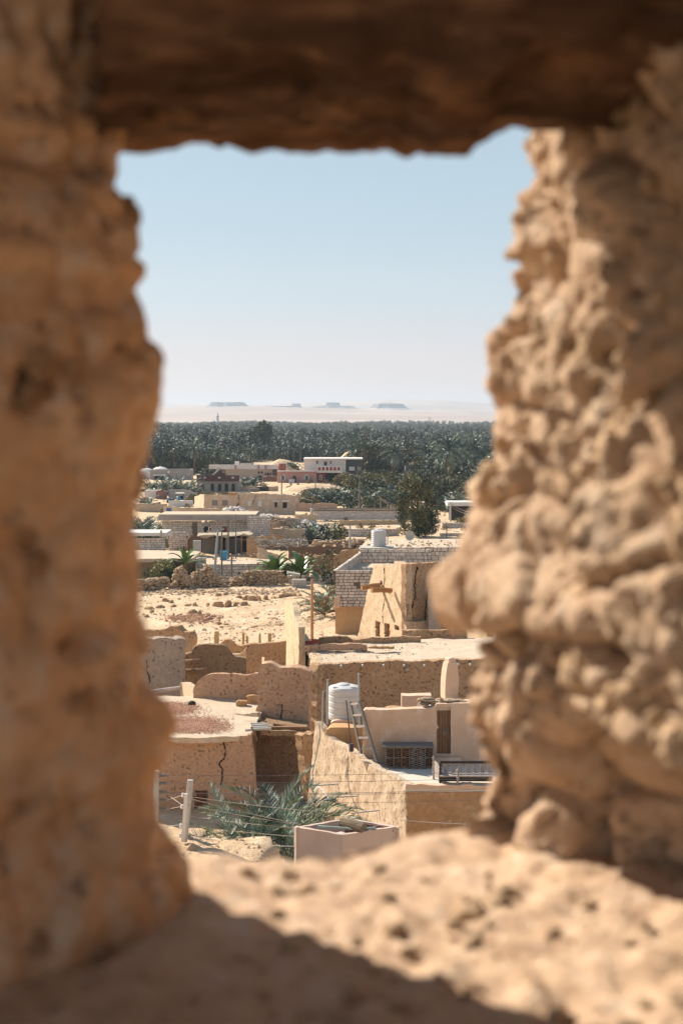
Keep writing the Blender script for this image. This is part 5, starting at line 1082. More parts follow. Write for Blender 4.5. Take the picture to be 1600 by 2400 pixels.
# plants of the middle distance
tree(978, 203, 9.4, [(-.6,0,5.8,2.8,2.4,3.0,5),(.9,0,4.8,2.7,2.4,3.6,6),(-1.6,0,3.4,1.6,1.7,2.2,2),(1.0,0,1.9,2.3,2.2,1.9,4),(-1.1,0,7.9,1.4,1.3,1.4,1.5),(1.3,0,7.0,1.1,1.1,1.5,1.3),(.1,-.2,2.3,2.6,2,2.2,4),(-2.1,0,4.9,1.1,1.1,1.3,1)], 23000, .17, [mat('olive_leaf_bright', (.20,.18,.07), (.12,.13,.05), scale=1.2, bump=0, fine=.2, rough=.6, spec=.3, island=.45), LEAFD], 'big bushy olive-green tree standing alone right of the water tank', 31, tr=.3)
for i, (x, D, sc, lab) in enumerate([(712,196,1.15,'grey-green palm bush left of centre in the clump before the long wall'),(736,192,1.3,'largest palm bush in the clump before the long wall'),(757,198,1.1,'palm bush at the right of the clump before the long wall'),(690,200,.9,'small palm bush at the left end of the clump'),(345,196,1.5,'dark palm bush above the slab-roofed shed at the left edge'),(330,205,1.4,'dark palm bush touching the left jamb'),(390,188,.8,'dry palm bush on the corner of the long block house'),(582,160,.6,'small pale palm tuft right of the thin mast'),(605,158,.6,'small olive palm tuft left of the banana plants'),(648,156,.9,'dry palm tuft behind the banana plants')]):
    palmbush(x, 0, D, sc, lab, DRYC[i % 2] if 'dry' in lab or 'pale' in lab else None)
tree(782, 190, 3.4, [(0,0,1.6,2.0,1.8,1.7,1)], 1500, .2, [LEAFD, LEAF], 'round dark green bush at the right end of the palm clump', 33, name='bush', cat='bush', tr=.1)
def banana(x, ybase, D, n, L, lab, seed):
    t = thing('banana_plant', gp(x, ybase, D), lab, 'banana plant'); r = random.Random(seed); o = ORG[t.name]; mb = MB(); mb.tube([o, o+Vector((0,0,2.1))], [.18,.10], 8); mb.build('stem', mat('banana_stem', (.22,.20,.09), (.16,.13,.06), scale=3, bump=.2), t)
    for k in range(n):
        az = k*2.4+r.uniform(-.3,.3); el = 1.35-1.15*(k/n)+r.uniform(-.1,.1); Lk = L*r.uniform(.8,1.1); mb = MB(); pts = []; p = o+Vector((0,0,1.9)); e = el; sg = 9
        for i in range(sg+1): pts.append(p.copy()); p = p+Vector((math.cos(az)*math.cos(e), math.sin(az)*math.cos(e), math.sin(e)))*(Lk/sg); e -= (1.9-.3*el)/sg*(i/sg*2)
        side = Vector((-math.sin(az), math.cos(az), 0)); vv = []; ff = []
        for i, q in enumerate(pts):
            w_ = .40*(.08+math.sin(math.pi*min(1, max(0, (i/sg-.12)/.88)*.97+.02)))**.6*(L/3.4)*(0 if i == sg else 1)+.01; d = (pts[min(i+1,sg)]-pts[max(i-1,0)]).normalized(); up = side.cross(d)*(-1 if side.cross(d).z < 0 else 1)
            vv += [q-side*w_+up*w_*.35, q, q+side*w_+up*w_*.35]
        for i in range(sg):
            b = i*3; ff += [(b,b+1,b+4,b+3),(b+1,b+2,b+5,b+4)]
        mb.add(vv, ff); mb.build('leaf', BANA, t)
    return t
banana(645, 1350, 150, 19, 3.0, 'banana plant with broad drooping leaves, left one of the pair', 1)
banana(703, 1350, 149.5, 19, 3.1, 'banana plant with upright bright leaves, right one of the pair', 2)
banana(436, 1360, 147, 9, 2.4, 'banana plant with one pale torn leaf beside the dark mud house', 3)
tree(384, 146, 2.8, [(0,0,1.4,1.4,1.2,1.3,2),(1.1,0,1.0,1.2,1.1,1.0,1.5),(-1.3,0,.9,1.0,1,.8,1)], 2600, .13, [LEAFD, mat('pale_olive_leaf', (.26,.26,.09), (.18,.19,.07), scale=1, bump=0, island=.4, rough=.6)], 'round bush with yellow-green leaf clusters at the edge of the field', 34, name='bush', cat='bush', tr=.08)
tree(420, 148, 3, [(0,0,1.6,1.6,1.0,1.6,1)], 1200, .16, [LEAFD], 'dark green shrub filling the gap behind the banana plant', 35, name='bush', cat='bush', tr=.08)

# loose debris, stones and dry tufts over the dusty ground between the houses
for nm, x0, x1, y0, y1, n, z, smax, lab in [('ground_debris',300,1160,1296,1312,500,1.75,.16,'rubbish and stones strewn on the low roofs behind the poles'),('ground_debris',300,1160,1150,1290,4200,None,.30,'stones, clods and rubbish over the dusty ground between the houses'),('roof_debris',720,1100,1506,1545,500,4.02,.05,'crumbs of mud on the wide flat roof'),('roof_debris',860,1080,1265,1282,260,4.9,.12,'stones strewn on the sandy roof around the dish')]:
    mb = MB(); r = random.Random(n)
    for k in range(n):
        x, y = r.uniform(x0, x1), r.uniform(y0, y1)
        if z is None:
            D = CH*FPX/(y-HOR); X = (x-800)/FPX*D
            if nz((x, y*3, 0), .012, 81) < -.05 and r.random() < .8: continue
            zz = ground_z(X, D)
        else: p = G(x, y, z); X, D, zz = p.x, p.y, z
        add_stone(mb, (X, D, zz), smax*.15+min(smax, r.expovariate(1/(smax*.3))), r)
    tag(mb.build(nm, ROCKI if z is None or z < 4 else mat('roof_crumbs', (.42,.33,.24), (.34,.26,.18), scale=2, bump=.2, island=.3)), lab, kind='stuff')
tuf = leaf_mesh('dry_tuft', [(0,0,.25,.5,.5,.35,1)], 60, .16, [LEAFY, FRNDD], 91)
pts = []
r = random.Random(8)
for k in range(420):
    x, y = r.uniform(300, 1160), r.choice([r.uniform(1125,1160), r.uniform(1150,1300)]); D = CH*FPX/(y-HOR); X = (x-800)/FPX*D
    if nz((x, y*2, 0), .02, 83) > -.02: pts.append((X, D, ground_z(X, D)))
gn_scatter('dry_tufts', pts, [tuf], 'dry grass tufts scattered over the dusty ground', .5, 1.8)
# ================================================================ far village
def block_house(x0, x1, ytop, D, lab, m, dep=9, ybase=None, name='village_house', zt=None):
    t = thing(name, gp((x0+x1)/2, 0, D), lab, 'house'); f_ = on(x0, D, x1, D); zb_ = -.4
    a, b = f_(x0, ytop), f_(x1, ytop)
    mb = MB(); z0 = Vector((a.x,a.y,zb_)); z1 = Vector((b.x,b.y,zb_)); dv = Vector((0,dep,0))
    sheet(mb, [z0, z1], [a, b], Vector((0,.3,0)), res=1.5, rough=.04); sheet(mb, [z0+dv, z1+dv], [a+dv, b+dv], Vector((0,.3,0)), res=3, rough=.04)
    sheet(mb, [z0+Vector((0,.302,0)), z0+dv-Vector((0,.002,0))], [a+Vector((0,.302,0)), a+dv-Vector((0,.002,0))], Vector((.3,0,0)), res=3, rough=0); sheet(mb, [z1+Vector((0,.302,0)), z1+dv-Vector((0,.002,0))], [b+Vector((0,.302,0)), b+dv-Vector((0,.002,0))], Vector((-.3,0,0)), res=3, rough=0)
    mb.build('wall', m, t); roof(t, [a+Vector((.32,.32,-.35)), b+Vector((-.32,.32,-.35))], [a+dv+Vector((.32,-.02,-.35)), b+dv+Vector((-.32,-.02,-.35))], res=2, rough=.02)
    return t, f_
def pbox(t, x0, x1, y0, y1, D, m, nm, dep=.2, rz=0):
    a, b = P(x0,y0,D), P(x1,y1,D); mb = MB(); mb.box(((a.x+b.x)/2, D+dep/2, (a.z+b.z)/2), (b.x-a.x, dep, a.z-b.z), rz); return mb.build(nm, m, t)
GLASS = mat('dark_window_glass', (.05,.07,.09), (.03,.05,.07), scale=1, bump=0, rough=.2, spec=.6, fine=0)
BEIGE = mat('beige_house_plaster', (.50,.40,.32), (.46,.35,.27), scale=.5, bscale=4, bump=.1, fine=.15)
GREYW = mat('grey_house_plaster', (.36,.33,.30), (.30,.27,.25), scale=.5, bscale=4, bump=.2, fine=.2)
# beige ruin
RUIN = mat('peeling_ruin_wall', (.56,.42,.29), (.52,.37,.25), (.62,.57,.52), scale=.35, bscale=2.4, bump=.6, dist=.1, fine=.3)
B1 = thing('mud_house', P(580,1205,254), 'long roofless beige mud house with cracked and peeling walls in the middle distance', 'house')
f = on(478, 254, 692, 254)
wins = [(497,1172,510,1185),(521,1172,534,1185),(643,1177,650,1190),(662,1177,673,1191)]
wall(B1, f, [(478,1162),(552,1163),(556,1156),(575,1155),(620,1157),(660,1158),(692,1161)], zbot=-.5, th=.5, m=RUIN, res=.4, rough=.07, tj=.12, holes=wins, seed=301)
for x0,y0,x1,y1 in wins[:2]:
    fr = opening(B1, f, x0, y0, x1, y1, pane=GREYW, frame=GREYW, inset=.18)
    for k in range(4): pbox(fr, x0+1.5+k*3.2, x0+2.5+k*3.2, y0, y1, 254.12, WOODG, 'lattice_bar', .06)
for x0,y0,x1,y1 in wins[2:]: opening(B1, f, x0, y0, x1, y1, inset=.2, pane=DARK, frame=CYAN if 0 else GREYW)
for x0,y0,x1,y1 in [(581,1174,589,1186),(605,1174,613,1187)]: pbox(B1, x0, x1, y0, y1, 253.85, WHITE, 'blocked_window', .2)
for x0,y0,x1,y1 in [(640,1173,655,1176),(660,1172,678,1176)]: pbox(B1, x0, x1, y0, y1, 253.75, WHITE, 'lintel', .3)
wall(B1, on(456,263,478,254), [(456,1164),(462,1163),(467,1160),(478,1160)], zbot=-.5, th=.5, m=MUDL, res=.4, offv=Vector((.5,.1,0)), label='sunlit end wall', tj=.15, jag=.1)
wall(B1, f, [(478,1160),(482,1159)], ybot=1163, th=.5, m=MUDL, res=.4)
wall(B1, on(478,264,700,264), [(478,1160),(700,1160)], zbot=-.5, th=.4, m=RUIN, res=.8, tj=.1)
pbox(B1, 535, 553, 1154, 1161, 262, MUDO, 'chimney_block', 1.5)
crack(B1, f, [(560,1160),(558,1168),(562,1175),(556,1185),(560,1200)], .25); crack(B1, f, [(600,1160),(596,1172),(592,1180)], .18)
wall(B1, on(415,247,602,247), [(415,1190),(480,1191),(560,1194),(602,1196)], zbot=-.5, th=.4, m=RUIN, res=.45, rough=.06, tj=.1, label='low apron wall')
wall(B1, on(383,249,415,247), [(383,1187),(400,1186),(415,1189)], zbot=-.5, th=.4, m=MUDL, res=.4, holes=[(390,1191,402,1208)], label='small sunlit wall with the blue door')
opening(B1, on(383,249,415,247), 389.5, 1190.5, 402.5, 1209, pane=BLUE, frame=WHITE, name='blue_door', inset=.05)
rubble_wall([gp(510,0,236), gp(640,0,238)], lambda u: 1.0+1.4*math.exp(-((u-.3)/.15)**2), 4, 900, .15, .5, 'big heap of pale rubble in front of the long beige ruin', m=LIMEI)
rubble_wall([gp(600,0,222), gp(720,0,222)], 1.2, 5, 500, .15, .6, 'spread of pale rubble between the beige ruin and the long block wall', m=LIMEI)
# street wall, shed, vehicles
t = thing('street_wall', gp(400,0,302), 'grey plastered wall along the street behind the three-wheeler', 'wall'); wall(t, on(395,302,460,300), [(395,1147),(430,1147),(448,1150),(460,1158)], zbot=-.4, th=.3, m=GREYW, res=1.5, tj=.05)
t, f = block_house(340, 372, 1150, 306, 'small white hut at the left jamb beside the reddish kiosk', WHITE, 4)
t, f = block_house(366, 386, 1151, 301, 'small reddish-brown kiosk on the street', mat('reddish_plaster', (.28,.15,.12), scale=1, bump=.1), 4, name='kiosk')
TK = thing('three_wheeler', gp(422,0,290), 'blue and white three-wheeler with a white canopy on the dusty street', 'three-wheeler'); o = ORG[TK.name]
def bx(t, c, sz, m, nm, rz=0): mb = MB(); mb.box(o+Vector(c), sz, rz); x = mb.build(nm, m, t); b_ = x.modifiers.new('b', 'BEVEL'); b_.width = min(sz)*.15; b_.segments = 2; return x
bx(TK, (0,0,1.95), (1.7,2.2,.14), WHITE, 'canopy'); bx(TK, (-.5,0,.85), (.55,1.6,.75), WHITE, 'side_panel'); bx(TK, (.2,.3,.8), (1.1,1.2,.5), BLUE, 'body'); bx(TK, (.25,-.2,1.15), (.9,.5,.5), DARKW, 'seat')
for x_, y_ in ((-.7,-.9),(.7,-.9),(-.7,.9),(.7,.9)): mb = MB(); mb.tube([o+Vector((x_,y_,.5)), o+Vector((x_,y_,1.9))], .04, 5); mb.build('canopy_post', DARKW, TK)
for x_, y_ in ((-.55,.8),(.55,.8),(0,-1.1)):
    mb = MB(); mb.tube([o+Vector((x_-.06,y_,.3)), o+Vector((x_+.06,y_,.3))], .3, 14); mb.build('wheel', DARKW, TK)
bx(TK, (0,-1.0,.95), (.5,.3,.8), CYAN, 'front_fairing')
for i, (x, D, m_, lab) in enumerate([(398,289,BLUE,'blue motorcycle parked left of the three-wheeler'),(405,288,DARKW,'black motorcycle between the blue one and the three-wheeler')]):
    t = thing('motorcycle', gp(x,0,D), lab, 'motorcycle', 'motorcycles'); o = ORG[t.name]; c = .5
    for s_ in (-.65, .65):
        vv = MB(); a_ = o+Vector((s_*c, s_*.5, .32)); vv.tube([a_+Vector((.03,-.05,0)), a_+Vector((-.03,.05,0))], .32, 14); vv.build('wheel', DARKW, t)
    bx(t, (0,0,.7), (.8,.3,.28), m_, 'fuel_tank', .8); bx(t, (.25,.25,.85), (.6,.28,.12), DARKW, 'seat', .8); bx(t, (0,0,.42), (.4,.3,.32), STEEL, 'engine', .8)
    mb = MB(); mb.tube([o+Vector((-.33,-.35,.3)), o+Vector((-.2,-.22,1.05))], .03, 5); mb.tube([o+Vector((-.5,0,1.05)), o+Vector((.1,-.4,1.05))], .025, 5); mb.build('handlebar', STEEL, t)
# house A
A1, f = block_house(352, 446, 1101, 396, 'low grey house with a plain parapet behind palms at the far left', GREYW, 8)
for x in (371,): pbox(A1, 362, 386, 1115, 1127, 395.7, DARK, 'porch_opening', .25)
pbox(A1, 393, 398, 1104, 1109, 395.6, WHITE, 'sign_panel', .2); pbox(A1, 360, 388, 1112, 1115, 395.5, WHITE, 'porch_beam', .3)
A0, f = block_house(322, 356, 1108, 400, 'whitewashed low house with a domed roof touching the left jamb', WHITE, 8)
mb = MB(); c = P(344,1108,404); mb.lathe(c+Vector((0,0,-.3)), [(2.6,0),(2.3,.7),(1.5,1.3),(.6,1.6),(.05,1.65)], 20); mb.build('dome', WHITE, A0)
mb = MB(); c = P(376,1101,402); mb.lathe(c+Vector((0,0,-.3)), [(2.2,0),(2.0,.6),(1.2,1.0),(.05,1.2)], 20); mb.build('dome', WHITE, A1)
# house B dark parapet
B2, f = block_house(462, 560, 1128, 330, 'arcaded house with a dark maroon parapet and a pointed gable', GREYW, 9)
pbox(B2, 461, 561, 1114, 1128, 329.3, MAUVE, 'parapet', .5)
mb = MB(); mb.prism([P(500,1114,329.5), P(526,1114,329.5), P(513,1100,329.5)], (0,.5,0)); mb.build('gable', MAUVE, B2)
mb = MB(); mb.bar(P(500,1112,329.2), P(513,1100,329.2), .3); mb.build('gable_trim', WHITE, B2)
for x in (498,515,531,547): opening(B2, f, x-5, 1132, x+5, 1152, arch=True, proud=.12, frame=MAUVE if x < 0 else GREYW, pane=DARK, name='arch', fw=.12)
opening(B2, f, 471, 1134, 479, 1148, proud=.1, frame=WOODG, pane=GLASS)
for x in (514, 546, 480): pbox(B2, x-3, x+3, 1118, 1121, 329.2, WHITE, 'inscription_panel', .1)
# house C long beige
C1, f = block_house(490, 652, 1099, 394, 'long beige house with a pale striped parapet and three arched windows', BEIGE, 10)
pbox(C1, 490, 652, 1089, 1099.5, 393.6, WHITE, 'parapet', .4); pbox(C1, 563, 590, 1086, 1089, 393.7, WHITE, 'parapet_step', .4); pbox(C1, 550, 560, 1082, 1090, 396, WHITE, 'roof_box', 2)
for x in (552, 606, 623): pbox(C1, x-2.5, x+2.5, 1090, 1099, 393.45, mat('pinkish_stripe', (.48,.33,.28), scale=1, bump=0), 'stripe', .1)
for x in (607,614): opening(C1, f, x-2.5, 1104, x+2.5, 1110, arch=True, proud=.1, pane=DARK, frame=BEIGE, fw=.05)
for x, w_ in ((622.5,1.6),(628,2.8),(634,1.6)): opening(C1, f, x-w_, 1107, x+w_, 1116, arch=w_ > 2, proud=.1, pane=DARK, frame=BEIGE, fw=.04)
pbox(C1, 639, 649, 1100, 1115, 393.7, MAUVE, 'dark_doorway', .3); opening(C1, f, 605, 1113, 615, 1139, arch=True, proud=.12, pane=DARK, frame=WHITE, name='archway', fw=.1)
t = thing('reed_lean_to', gp(634,0,388), 'scruffy brown reed lean-to before the long beige house', 'lean-to'); wall(t, on(616,388,648,388), [(616,1120),(630,1116),(648,1118)], zbot=0, m=REED, th=1.5, res=.6, rough=.2, tj=.4)
# house D pink
D1, f = block_house(650, 742, 1104, 380, 'weathered pink stone house with two arched windows', PINKW, 9)
pbox(D1, 649, 743, 1102.5, 1105.5, 379.6, WHITE, 'cornice', .4)
for x in (663, 718.5): opening(D1, f, x-5.5, 1112, x+5.5, 1126, arch=True, proud=.14, pane=GLASS, frame=WHITE, fw=.22)
opening(D1, f, 686, 1115, 694, 1132, proud=.12, pane=MAUVE, frame=WOODG, name='door')
pbox(D1, 677, 690, 1123.5, 1135, 378.5, WHITE, 'porch_wall', 1.2)
for i, x in enumerate((657, 665)):
    mb = MB(); mb.lathe(P(x,1103,383), [(.3,0),(.62,.5),(.66,1.2),(.4,1.75),(.45,1.9)], 14); tag(mb.build('clay_jar', mat('terracotta', (.40,.15,.09), (.32,.11,.07), scale=1, bump=.05)), ['left','right'][i]+' of two big terracotta jars on the pink house roof', 'jar', 'terracotta jars')
tree(694, 388, 2.4, [(-1.6,0,2.6,1.6,1,1.1,1),(1.2,0,2.7,1.8,1,1.2,1),(0,0,1.6,2.6,1,1.4,1)], 900, .26, [LEAFD, LEAF], 'green hedge growing behind the pink house roof', 41, name='hedge', cat='hedge', tr=.1, z=1.6)
# house E white two-storey
E1, f = block_house(712, 810, 1077, 384, 'white two-storey house with a flat slab roof and a red ground floor', WHITE, 10)
pbox(E1, 711, 850, 1074.5, 1077, 383, WHITE, 'roof_slab', 12)
E2w = mat('dark_grey_wall', (.10,.11,.13), scale=.6, bump=.1)  # plain dark blue-grey wall colour
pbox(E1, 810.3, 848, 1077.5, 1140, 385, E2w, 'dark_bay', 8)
for x0,y0,x1,y1 in ((741,1080,745,1087),(773,1081,776,1087)): opening(E1, f, x0, y0, x1, y1, proud=.1, pane=GLASS, frame=WOODG, fw=.03)
opening(E1, f, 759, 1082, 766, 1091, proud=.1, pane=MAUVE, frame=WOODG, name='door')
pbox(E1, 742, 802, 1103, 1108, 380.5, WHITE, 'balcony_floor', 3.4)
for k in range(7): pbox(E1, 743+k*9, 745+k*9, 1093.5, 1103, 380.6, WHITE, 'balcony_post', .3)
pbox(E1, 743, 801, 1092.5, 1094, 380.6, WHITE, 'balcony_rail', .3)
for k in range(6): pbox(E1, 745.5+k*9, 751.5+k*9, 1095, 1102.5, 380.7, REDP, 'red_panel', .15)
pbox(E1, 741, 762, 1108, 1140, 381.5, REDP, 'red_wall', 2); g_ = on(741,381.5,762,381.5)
opening(E1, g_, 747.5, 1112.5, 754.5, 1125, arch=True, proud=.1, pane=GLASS, frame=WHITE, fw=.2)
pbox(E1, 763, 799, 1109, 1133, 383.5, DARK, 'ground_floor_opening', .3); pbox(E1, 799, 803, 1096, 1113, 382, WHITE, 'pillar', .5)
pbox(E1, 818, 831, 1094, 1103, 384.5, WHITE, 'white_panel', .3); pbox(E1, 837, 846, 1094, 1103, 384.5, GREYW, 'grey_panel', .3)
# house F
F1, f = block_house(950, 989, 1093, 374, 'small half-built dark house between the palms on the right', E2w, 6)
for k in range(3): pbox(F1, 964+k*8, 968+k*8, 1083, 1093, 374.5, WHITE if k != 1 else MAUVE, 'pillar', .5)
pbox(F1, 963, 987, 1083, 1085, 374.4, PINKW, 'beam', .6)
t = thing('long_hut', gp(1075,0,238), 'long low white hut roof behind the utility pole at the right', 'hut'); pbox(t, 1048, 1180, 1177, 1186, 238, WHITE, 'roof_slab', 5); pbox(t, 1054, 1180, 1186.2, 1222, 239.5, DARKW, 'wall', 3)
# minaret and mast
MN = thing('minaret', gp(510,0,1500), 'slim pale minaret rising beyond the palm grove at the left', 'minaret'); o = ORG[MN.name]; mb = MB(); k_ = 1500/FPX
z1 = (HOR-966)*k_+CH-o.z; mb.lathe(o, [(2.0,0),(1.7,z1*.55),(2.4,z1*.57),(2.4,z1*.6),(1.3,z1*.62),(1.2,z1*.8),(1.7,z1*.81),(1.7,z1*.84),(.8,z1*.86),(.5,z1*.94),(.05,z1)], 12); mb.build('tower', WHITE, MN)
MS = thing('lattice_mast', gp(1006,0,1400), 'thin lattice mast standing above the grove at the right', 'mast'); o = ORG[MS.name]; z1 = (HOR-978)*1400/FPX+CH-o.z; mb = MB()
for sx in (-1,1): mb.bar(o+Vector((sx*1.3,0,0)), o+Vector((sx*.9,0,z1)), .3)
for k in range(14): s_ = 1 if k % 2 else -1; mb.bar(o+Vector((s_*1.2,0,z1*k/14)), o+Vector((-s_*1.1,0,z1*(k+1)/14)), .18)
mb.build('lattice', GREYW, MS)
# sandy banks among the palms and street
def bank(x0, x1, ytop, ybot, D, lab, m=SAND):
    t = thing('sand_bank', gp((x0+x1)/2,0,D), lab, 'sand bank'); mb = MB(); vv = []; n, q = 26, 7; a, b = P(x0,ytop,D), P(x1,ytop,D); zt_ = a.z
    for j in range(q):
        v_ = j/(q-1)
        for i in range(n):
            u = i/(n-1); h_ = math.sin(math.pi*u)**.5*math.sin(math.pi*v_)*(zt_+.5)*(1+.08*nz((i*.7, j, x0), .5)); vv.append((a.x+(b.x-a.x)*u, D-6+12*v_, -.5+h_))
    mb.add(vv, [(j*n+i, j*n+i+1, (j+1)*n+i+1, (j+1)*n+i) for j in range(q-1) for i in range(n-1)]); o_ = mb.build('bank', m, t, smooth=True); return t
bank(445, 510, 1062, 1080, 500, 'bright sand bank seen through the palms at the left'); bank(535, 572, 1062, 1080, 505, 'small sand bank left of the middle palms'); bank(625, 700, 1076, 1085, 480, 'flat sand bank behind the terracotta jars')
bank(788, 862, 1057, 1075, 500, 'orange sand bank behind the white two-storey house'); bank(655, 830, 1134, 1148, 335, 'pale sand mound in front of the pink and red houses')
# palms of the village
for (x, yb, D, h, sc, lab) in [(455,1112,430,8.2,1.05,'tall date palm standing between the grey house and the arcaded house'),(510,1085,455,6.5,.9,'date palm behind the gable of the arcaded house'),(392,1100,445,5.5,1.0,'bushy date palm behind the low grey house'),(360,1098,450,5,1.0,'date palm above the domed house'),
      (588,1085,470,6,.95,'date palm behind the long beige house'),(1052,1145,350,9.6,1.45,'very large date palm with hanging grey fronds at the right'),(1110,1145,360,9.5,1.4,'large dark date palm half hidden by the right jamb'),(922,1130,410,7.5,1.15,'date palm with bright hanging fronds right of the white house'),
      (878,1120,420,7.0,1.1,'date palm right behind the white two-storey house'),(965,1110,430,7.2,1.1,'date palm above the half-built dark house'),(1000,1120,390,7.5,1.2,'date palm left of the very large one'),(1085,1120,375,8.4,1.2,'date palm between the two large ones on the right'),(1140,1120,340,7,1.2,'date palm behind the right jamb')]:
    palm(x, yb, D, h, lab, sc, BIGC[0] if 'large' in lab or 'hanging' in lab or 'right behind' in lab else None)
for (x, D, sc, lab) in [(390,318,1.7,'dark palm bush in front of the low grey house'),(415,322,1.7,'dark palm bush left of the street lamp'),(435,316,1.6,'dark palm bush right of the street lamp'),(452,326,1.1,'small dark palm bush near the arcaded house corner'),(360,324,1.6,'palm bush below the domed house'),
      (575,350,1.2,'palm bush with arching fronds before the long beige house'),(592,352,1.3,'very dark palm bush beside the archway'),(345,268,1.1,'palm bush left of the blue door'),
      (730,285,1.35,'left palm bush of the clump below the sand mound'),(752,288,1.3,'second palm bush of the clump below the sand mound'),(775,282,1.5,'big palm bush in the middle of the clump below the sand mound'),(800,290,1.3,'palm bush under the lone lamp pole'),(862,284,1.3,'palm bush left of the wire-hung pole'),(930,282,1.6,'palm bush beside the big tree'),(905,292,1.4,'palm bush behind the wire-hung pole'),(1065,262,1.4,'palm bush behind the utility pole at the right'),(1095,262,1.6,'palm bush at the right jamb'),(1035,262,1.3,'palm bush behind the big tree on its right')]:
    palmbush(x, 0, D, sc, lab)
for i, (x, D, w_, h_, ms, lab) in enumerate([(850,330,4.6,2.7,[LEAF, LEAFY],'wide olive scrub tree right of the white house'),(890,325,4.5,3.0,[LEAF, LEAFY],'wide brownish scrub tree above the long block wall'),(830,296,3.5,1.8,[LEAF, LEAFD],'low green scrub left of the lone lamp pole'),(880,300,4,2.3,[LEAFD, LEAF],'dark scrub behind the wire-hung pole'),
      (520,318,5,.5,[LEAFY, LEAF],'strip of dry yellow scrub before the arcaded house'),(560,312,3,.5,[LEAFY, LEAF],'dry scrub above the beige ruin'),(462,284,2.6,1.1,[LEAFY, LEAF],'yellow scrub left of the sunlit end wall'),(690,272,3.2,1.4,[LEAFY, LEAF],'orange-yellow scrub right of the beige ruin'),(712,276,3,1.2,[LEAFY],'golden dry scrub below the sand mound'),
      (760,318,5,.9,[LEAFY, LEAF],'thin dry scrub on the sand mound'),(502,395,3.6,2.6,[LEAFD, LEAF],'dark green tree behind the gable of the arcaded house'),(1010,340,4,3.2,[LEAFD, LEAF],'dark scrub at the foot of the large palms'),(1000,300,4,2.2,[LEAFD],'dark scrub left behind the big tree'),(1075,300,5,3,[LEAFD, LEAF],'dark green thicket right of the big tree'),(1110,230,3,.9,[LEAFY],'dry yellow scrub right of the big tree'),(940,330,3,2.6,[LEAFD, LEAF],'green scrub below the half-built house'),
      (812,336,3.4,2.4,[LEAF, LEAFY],'olive scrub below the dark bay of the white house'),(870,350,4.2,2.2,[LEAF, LEAFY],'tall brownish scrub between the white house and the palms'),(915,318,4.0,2.5,[LEAF, LEAFD],'olive scrub just left of the big tree top'),(800,280,3.6,1.5,[LEAFD, LEAF],'dark green scrub under the lone lamp'),(745,298,3.4,1.4,[LEAF, LEAFD],'scrub at the foot of the sand mound'),
      (845,272,4.2,1.7,[LEAFD, LEAF],'dark scrub just behind the long block wall'),(910,268,3.4,1.8,[LEAFD, LEAF],'dark scrub behind the right end of the long block wall'),(1040,330,4,2.4,[LEAF, LEAFD],'dense dark thicket under the very large palm'),(1120,320,5,3.6,[LEAF, LEAFD],'dense dark thicket at the right jamb'),(968,352,4,2.2,[LEAF, LEAFD],'dark thicket below the half-built house')]):
    tree(x, D, h_*1.6, [(0,0,h_*.8,w_,w_*.6,h_,2),(w_*.6,0,h_*.6,w_*.5,w_*.5,h_*.7,1),(-w_*.6,0,h_*.65,w_*.5,w_*.5,h_*.75,1)], int(900+h_*900), .30 if h_ > 2 else .24, ms, lab, 80+i, name='scrub', cat='shrub', tr=.1)
# poles of the street
for (x, y0, y1, D, r, lab, lamp) in [(842,1117,1190,245,.09,'slim street lamp standing behind the long block wall',1.2),(892,1168,1192,242,.14,'short pole with many wires left of the big tree',0),(414,1111,1158,330,.09,'dark street pole among the palm bushes',0),(479,1100,1160,320,.09,'street lamp before the arcaded house',-1.4),
      (660,1110,1158,300,.12,'street pole in front of the pink house',0),(739,1102,1148,320,.10,'street pole in front of the red ground floor',0),(1055,1176,1222,236,.14,'concrete utility pole right of the big tree',0),(732,1173,1232,236,.10,'street lamp at the left end of the long block wall',1.3),(704,1045,1080,520,.12,'thin far pole behind the roof hedge',0),(688,1050,1082,520,.1,'thin far pole left of its twin',0),(796,1040,1062,520,.1,'thin far pole behind the orange sand bank',0),
      (820,1232,1298,170,.13,'pale pole left of the roof-top water tank',0),(1046,1225,1275,200,.07,'thin stick-like pole right of the big tree trunk',0)]:
    pole(x, y0, y1, D, r, lab, lamp=lamp, m=CONC if 'concrete' in lab or 'pale' in lab else WOODG)
for i, (x0,y0,x1,y1,Da,Db,lab) in enumerate([(892,1170,945,1192,241,240,'lowest wire from the short pole to the big tree'),(892,1168,945,1187,241,240,'middle wire from the short pole to the big tree'),(890,1165,945,1182,241,240,'highest wire from the short pole to the big tree'),(1055,1180,1120,1200,236,232,'upper wire running right from the concrete pole'),(1055,1186,1120,1206,236,232,'lower wire running right from the concrete pole'),
      (553,1252,820,1262,160,170,'long wire from the thin mast toward the water tank'),(553,1262,820,1272,160,170,'second long wire toward the water tank')]):
    wire(P(x0,y0,Da), P(x1,y1,Db), .5, .035 if Da > 200 else .02, lab, WIREL)
# parked dark things
mb = MB(); mb.box(P(614,1146,322), (2.6,1.8,1.0), .4); tag(mb.build('covered_cart', DARKW), 'dark covered cart on the sandy street before the beige house', 'cart')
mb = MB(); mb.box(P(597,1149,320), (2.2,1.2,.7), .1); tag(mb.build('scrap_pile', WOODG), 'low dark pile of scrap left of the covered cart', 'scrap')

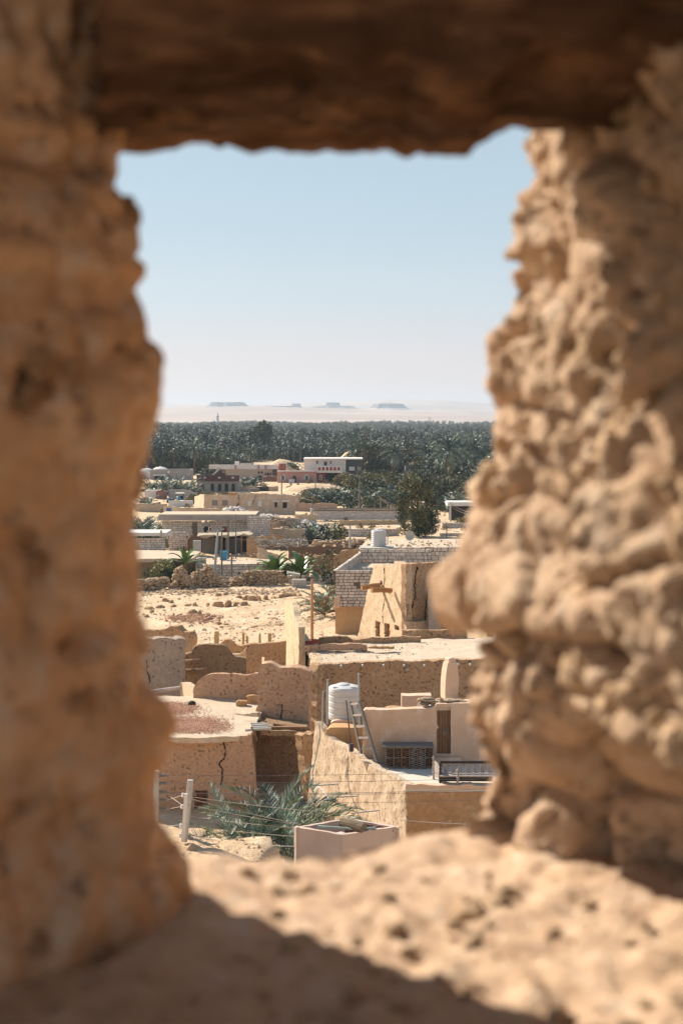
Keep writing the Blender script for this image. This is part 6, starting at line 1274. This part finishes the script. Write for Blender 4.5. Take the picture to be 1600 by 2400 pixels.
# more low walls and small huts packed between the houses
TAN = mat('tan_compound_wall', (.54,.41,.28), (.46,.34,.22), (.60,.50,.39), scale=.4, bscale=3, bump=.4, dist=.1, fine=.3)
for (xa, xb_, D, y0, m_, lab) in [(318,392,262,1180,TAN,'tan compound wall left of the blue door'),(300,378,216,1226,TAN,'low tan yard wall above the slab-roofed shed'),(560,652,336,1139,TAN,'low tan wall along the street before the pink house'),(742,800,300,1160,MUD,'mud wall half hidden by the palm clump below the sand mound'),
        (1036,1130,252,1208,TAN,'tan wall under the long white hut'),(640,716,190,1238,TAN,'tan yard wall above the stick-roofed pen'),(690,742,222,1205,MUDQ,'pale wall stub at the left end of the long block wall'),(600,660,212,1224,MUD,'short mud wall right of the long block house'),(395,452,276,1172,WHITE,'whitewashed yard wall in front of the motorcycles')]:
    low_wall(xa, D, xb_, D, [(xa,y0+1),(xa+(xb_-xa)*.35,y0),(xa+(xb_-xa)*.5,y0+2),(xb_,y0+.5)], m_, lab, zbot=-.4)
for (x0, x1, y0, D, m_, lab) in [(604,640,1228,206,TAN,'small flat tan hut right of the long block house'),(756,786,1283,176,MUD,'small mud hut at the end of the reed fence'),(328,350,1168,272,TAN,'small tan hut beside the left jamb above the palm bush'),(655,690,1240,198,BEIGE,'little beige hut behind the palm rib heap'),(1075,1120,1200,244,BEIGE,'little beige hut at the right jamb')]:
    t_, f_ = block_house(x0, x1, y0, D, lab, m_, 4, name='hut'); xm = (x0+x1)/2
    opening(t_, f_, xm-2, y0+5, xm+3, y0+16, proud=.08, pane=DARK, frame=WOOD, fw=.08, name='door')
    opening(t_, f_, x0+4, y0+5, x0+8, y0+9, proud=.08, pane=DARK, frame=WOODG, fw=.05)
# ---------------------------------------------------------------- haze
hz = MB(); hz.box((0, 6100, 94), (24000, 13400, 206)); ho = hz.build('haze', bpy.data.materials.new('haze_air'))
tag(ho, 'thin pale desert haze over the whole view', kind='stuff')
hm = ho.data.materials[0]; hm.use_nodes = True; hm.node_tree.nodes.clear()
pv = hm.node_tree.nodes.new('ShaderNodeVolumePrincipled'); pv.inputs['Color'].default_value = (.72, .85, .98, 1); pv.inputs['Density'].default_value = HAZE_D
pv.inputs['Anisotropy'].default_value = .2
mo = hm.node_tree.nodes.new('ShaderNodeOutputMaterial'); hm.node_tree.links.new(pv.outputs[0], mo.inputs['Volume'])
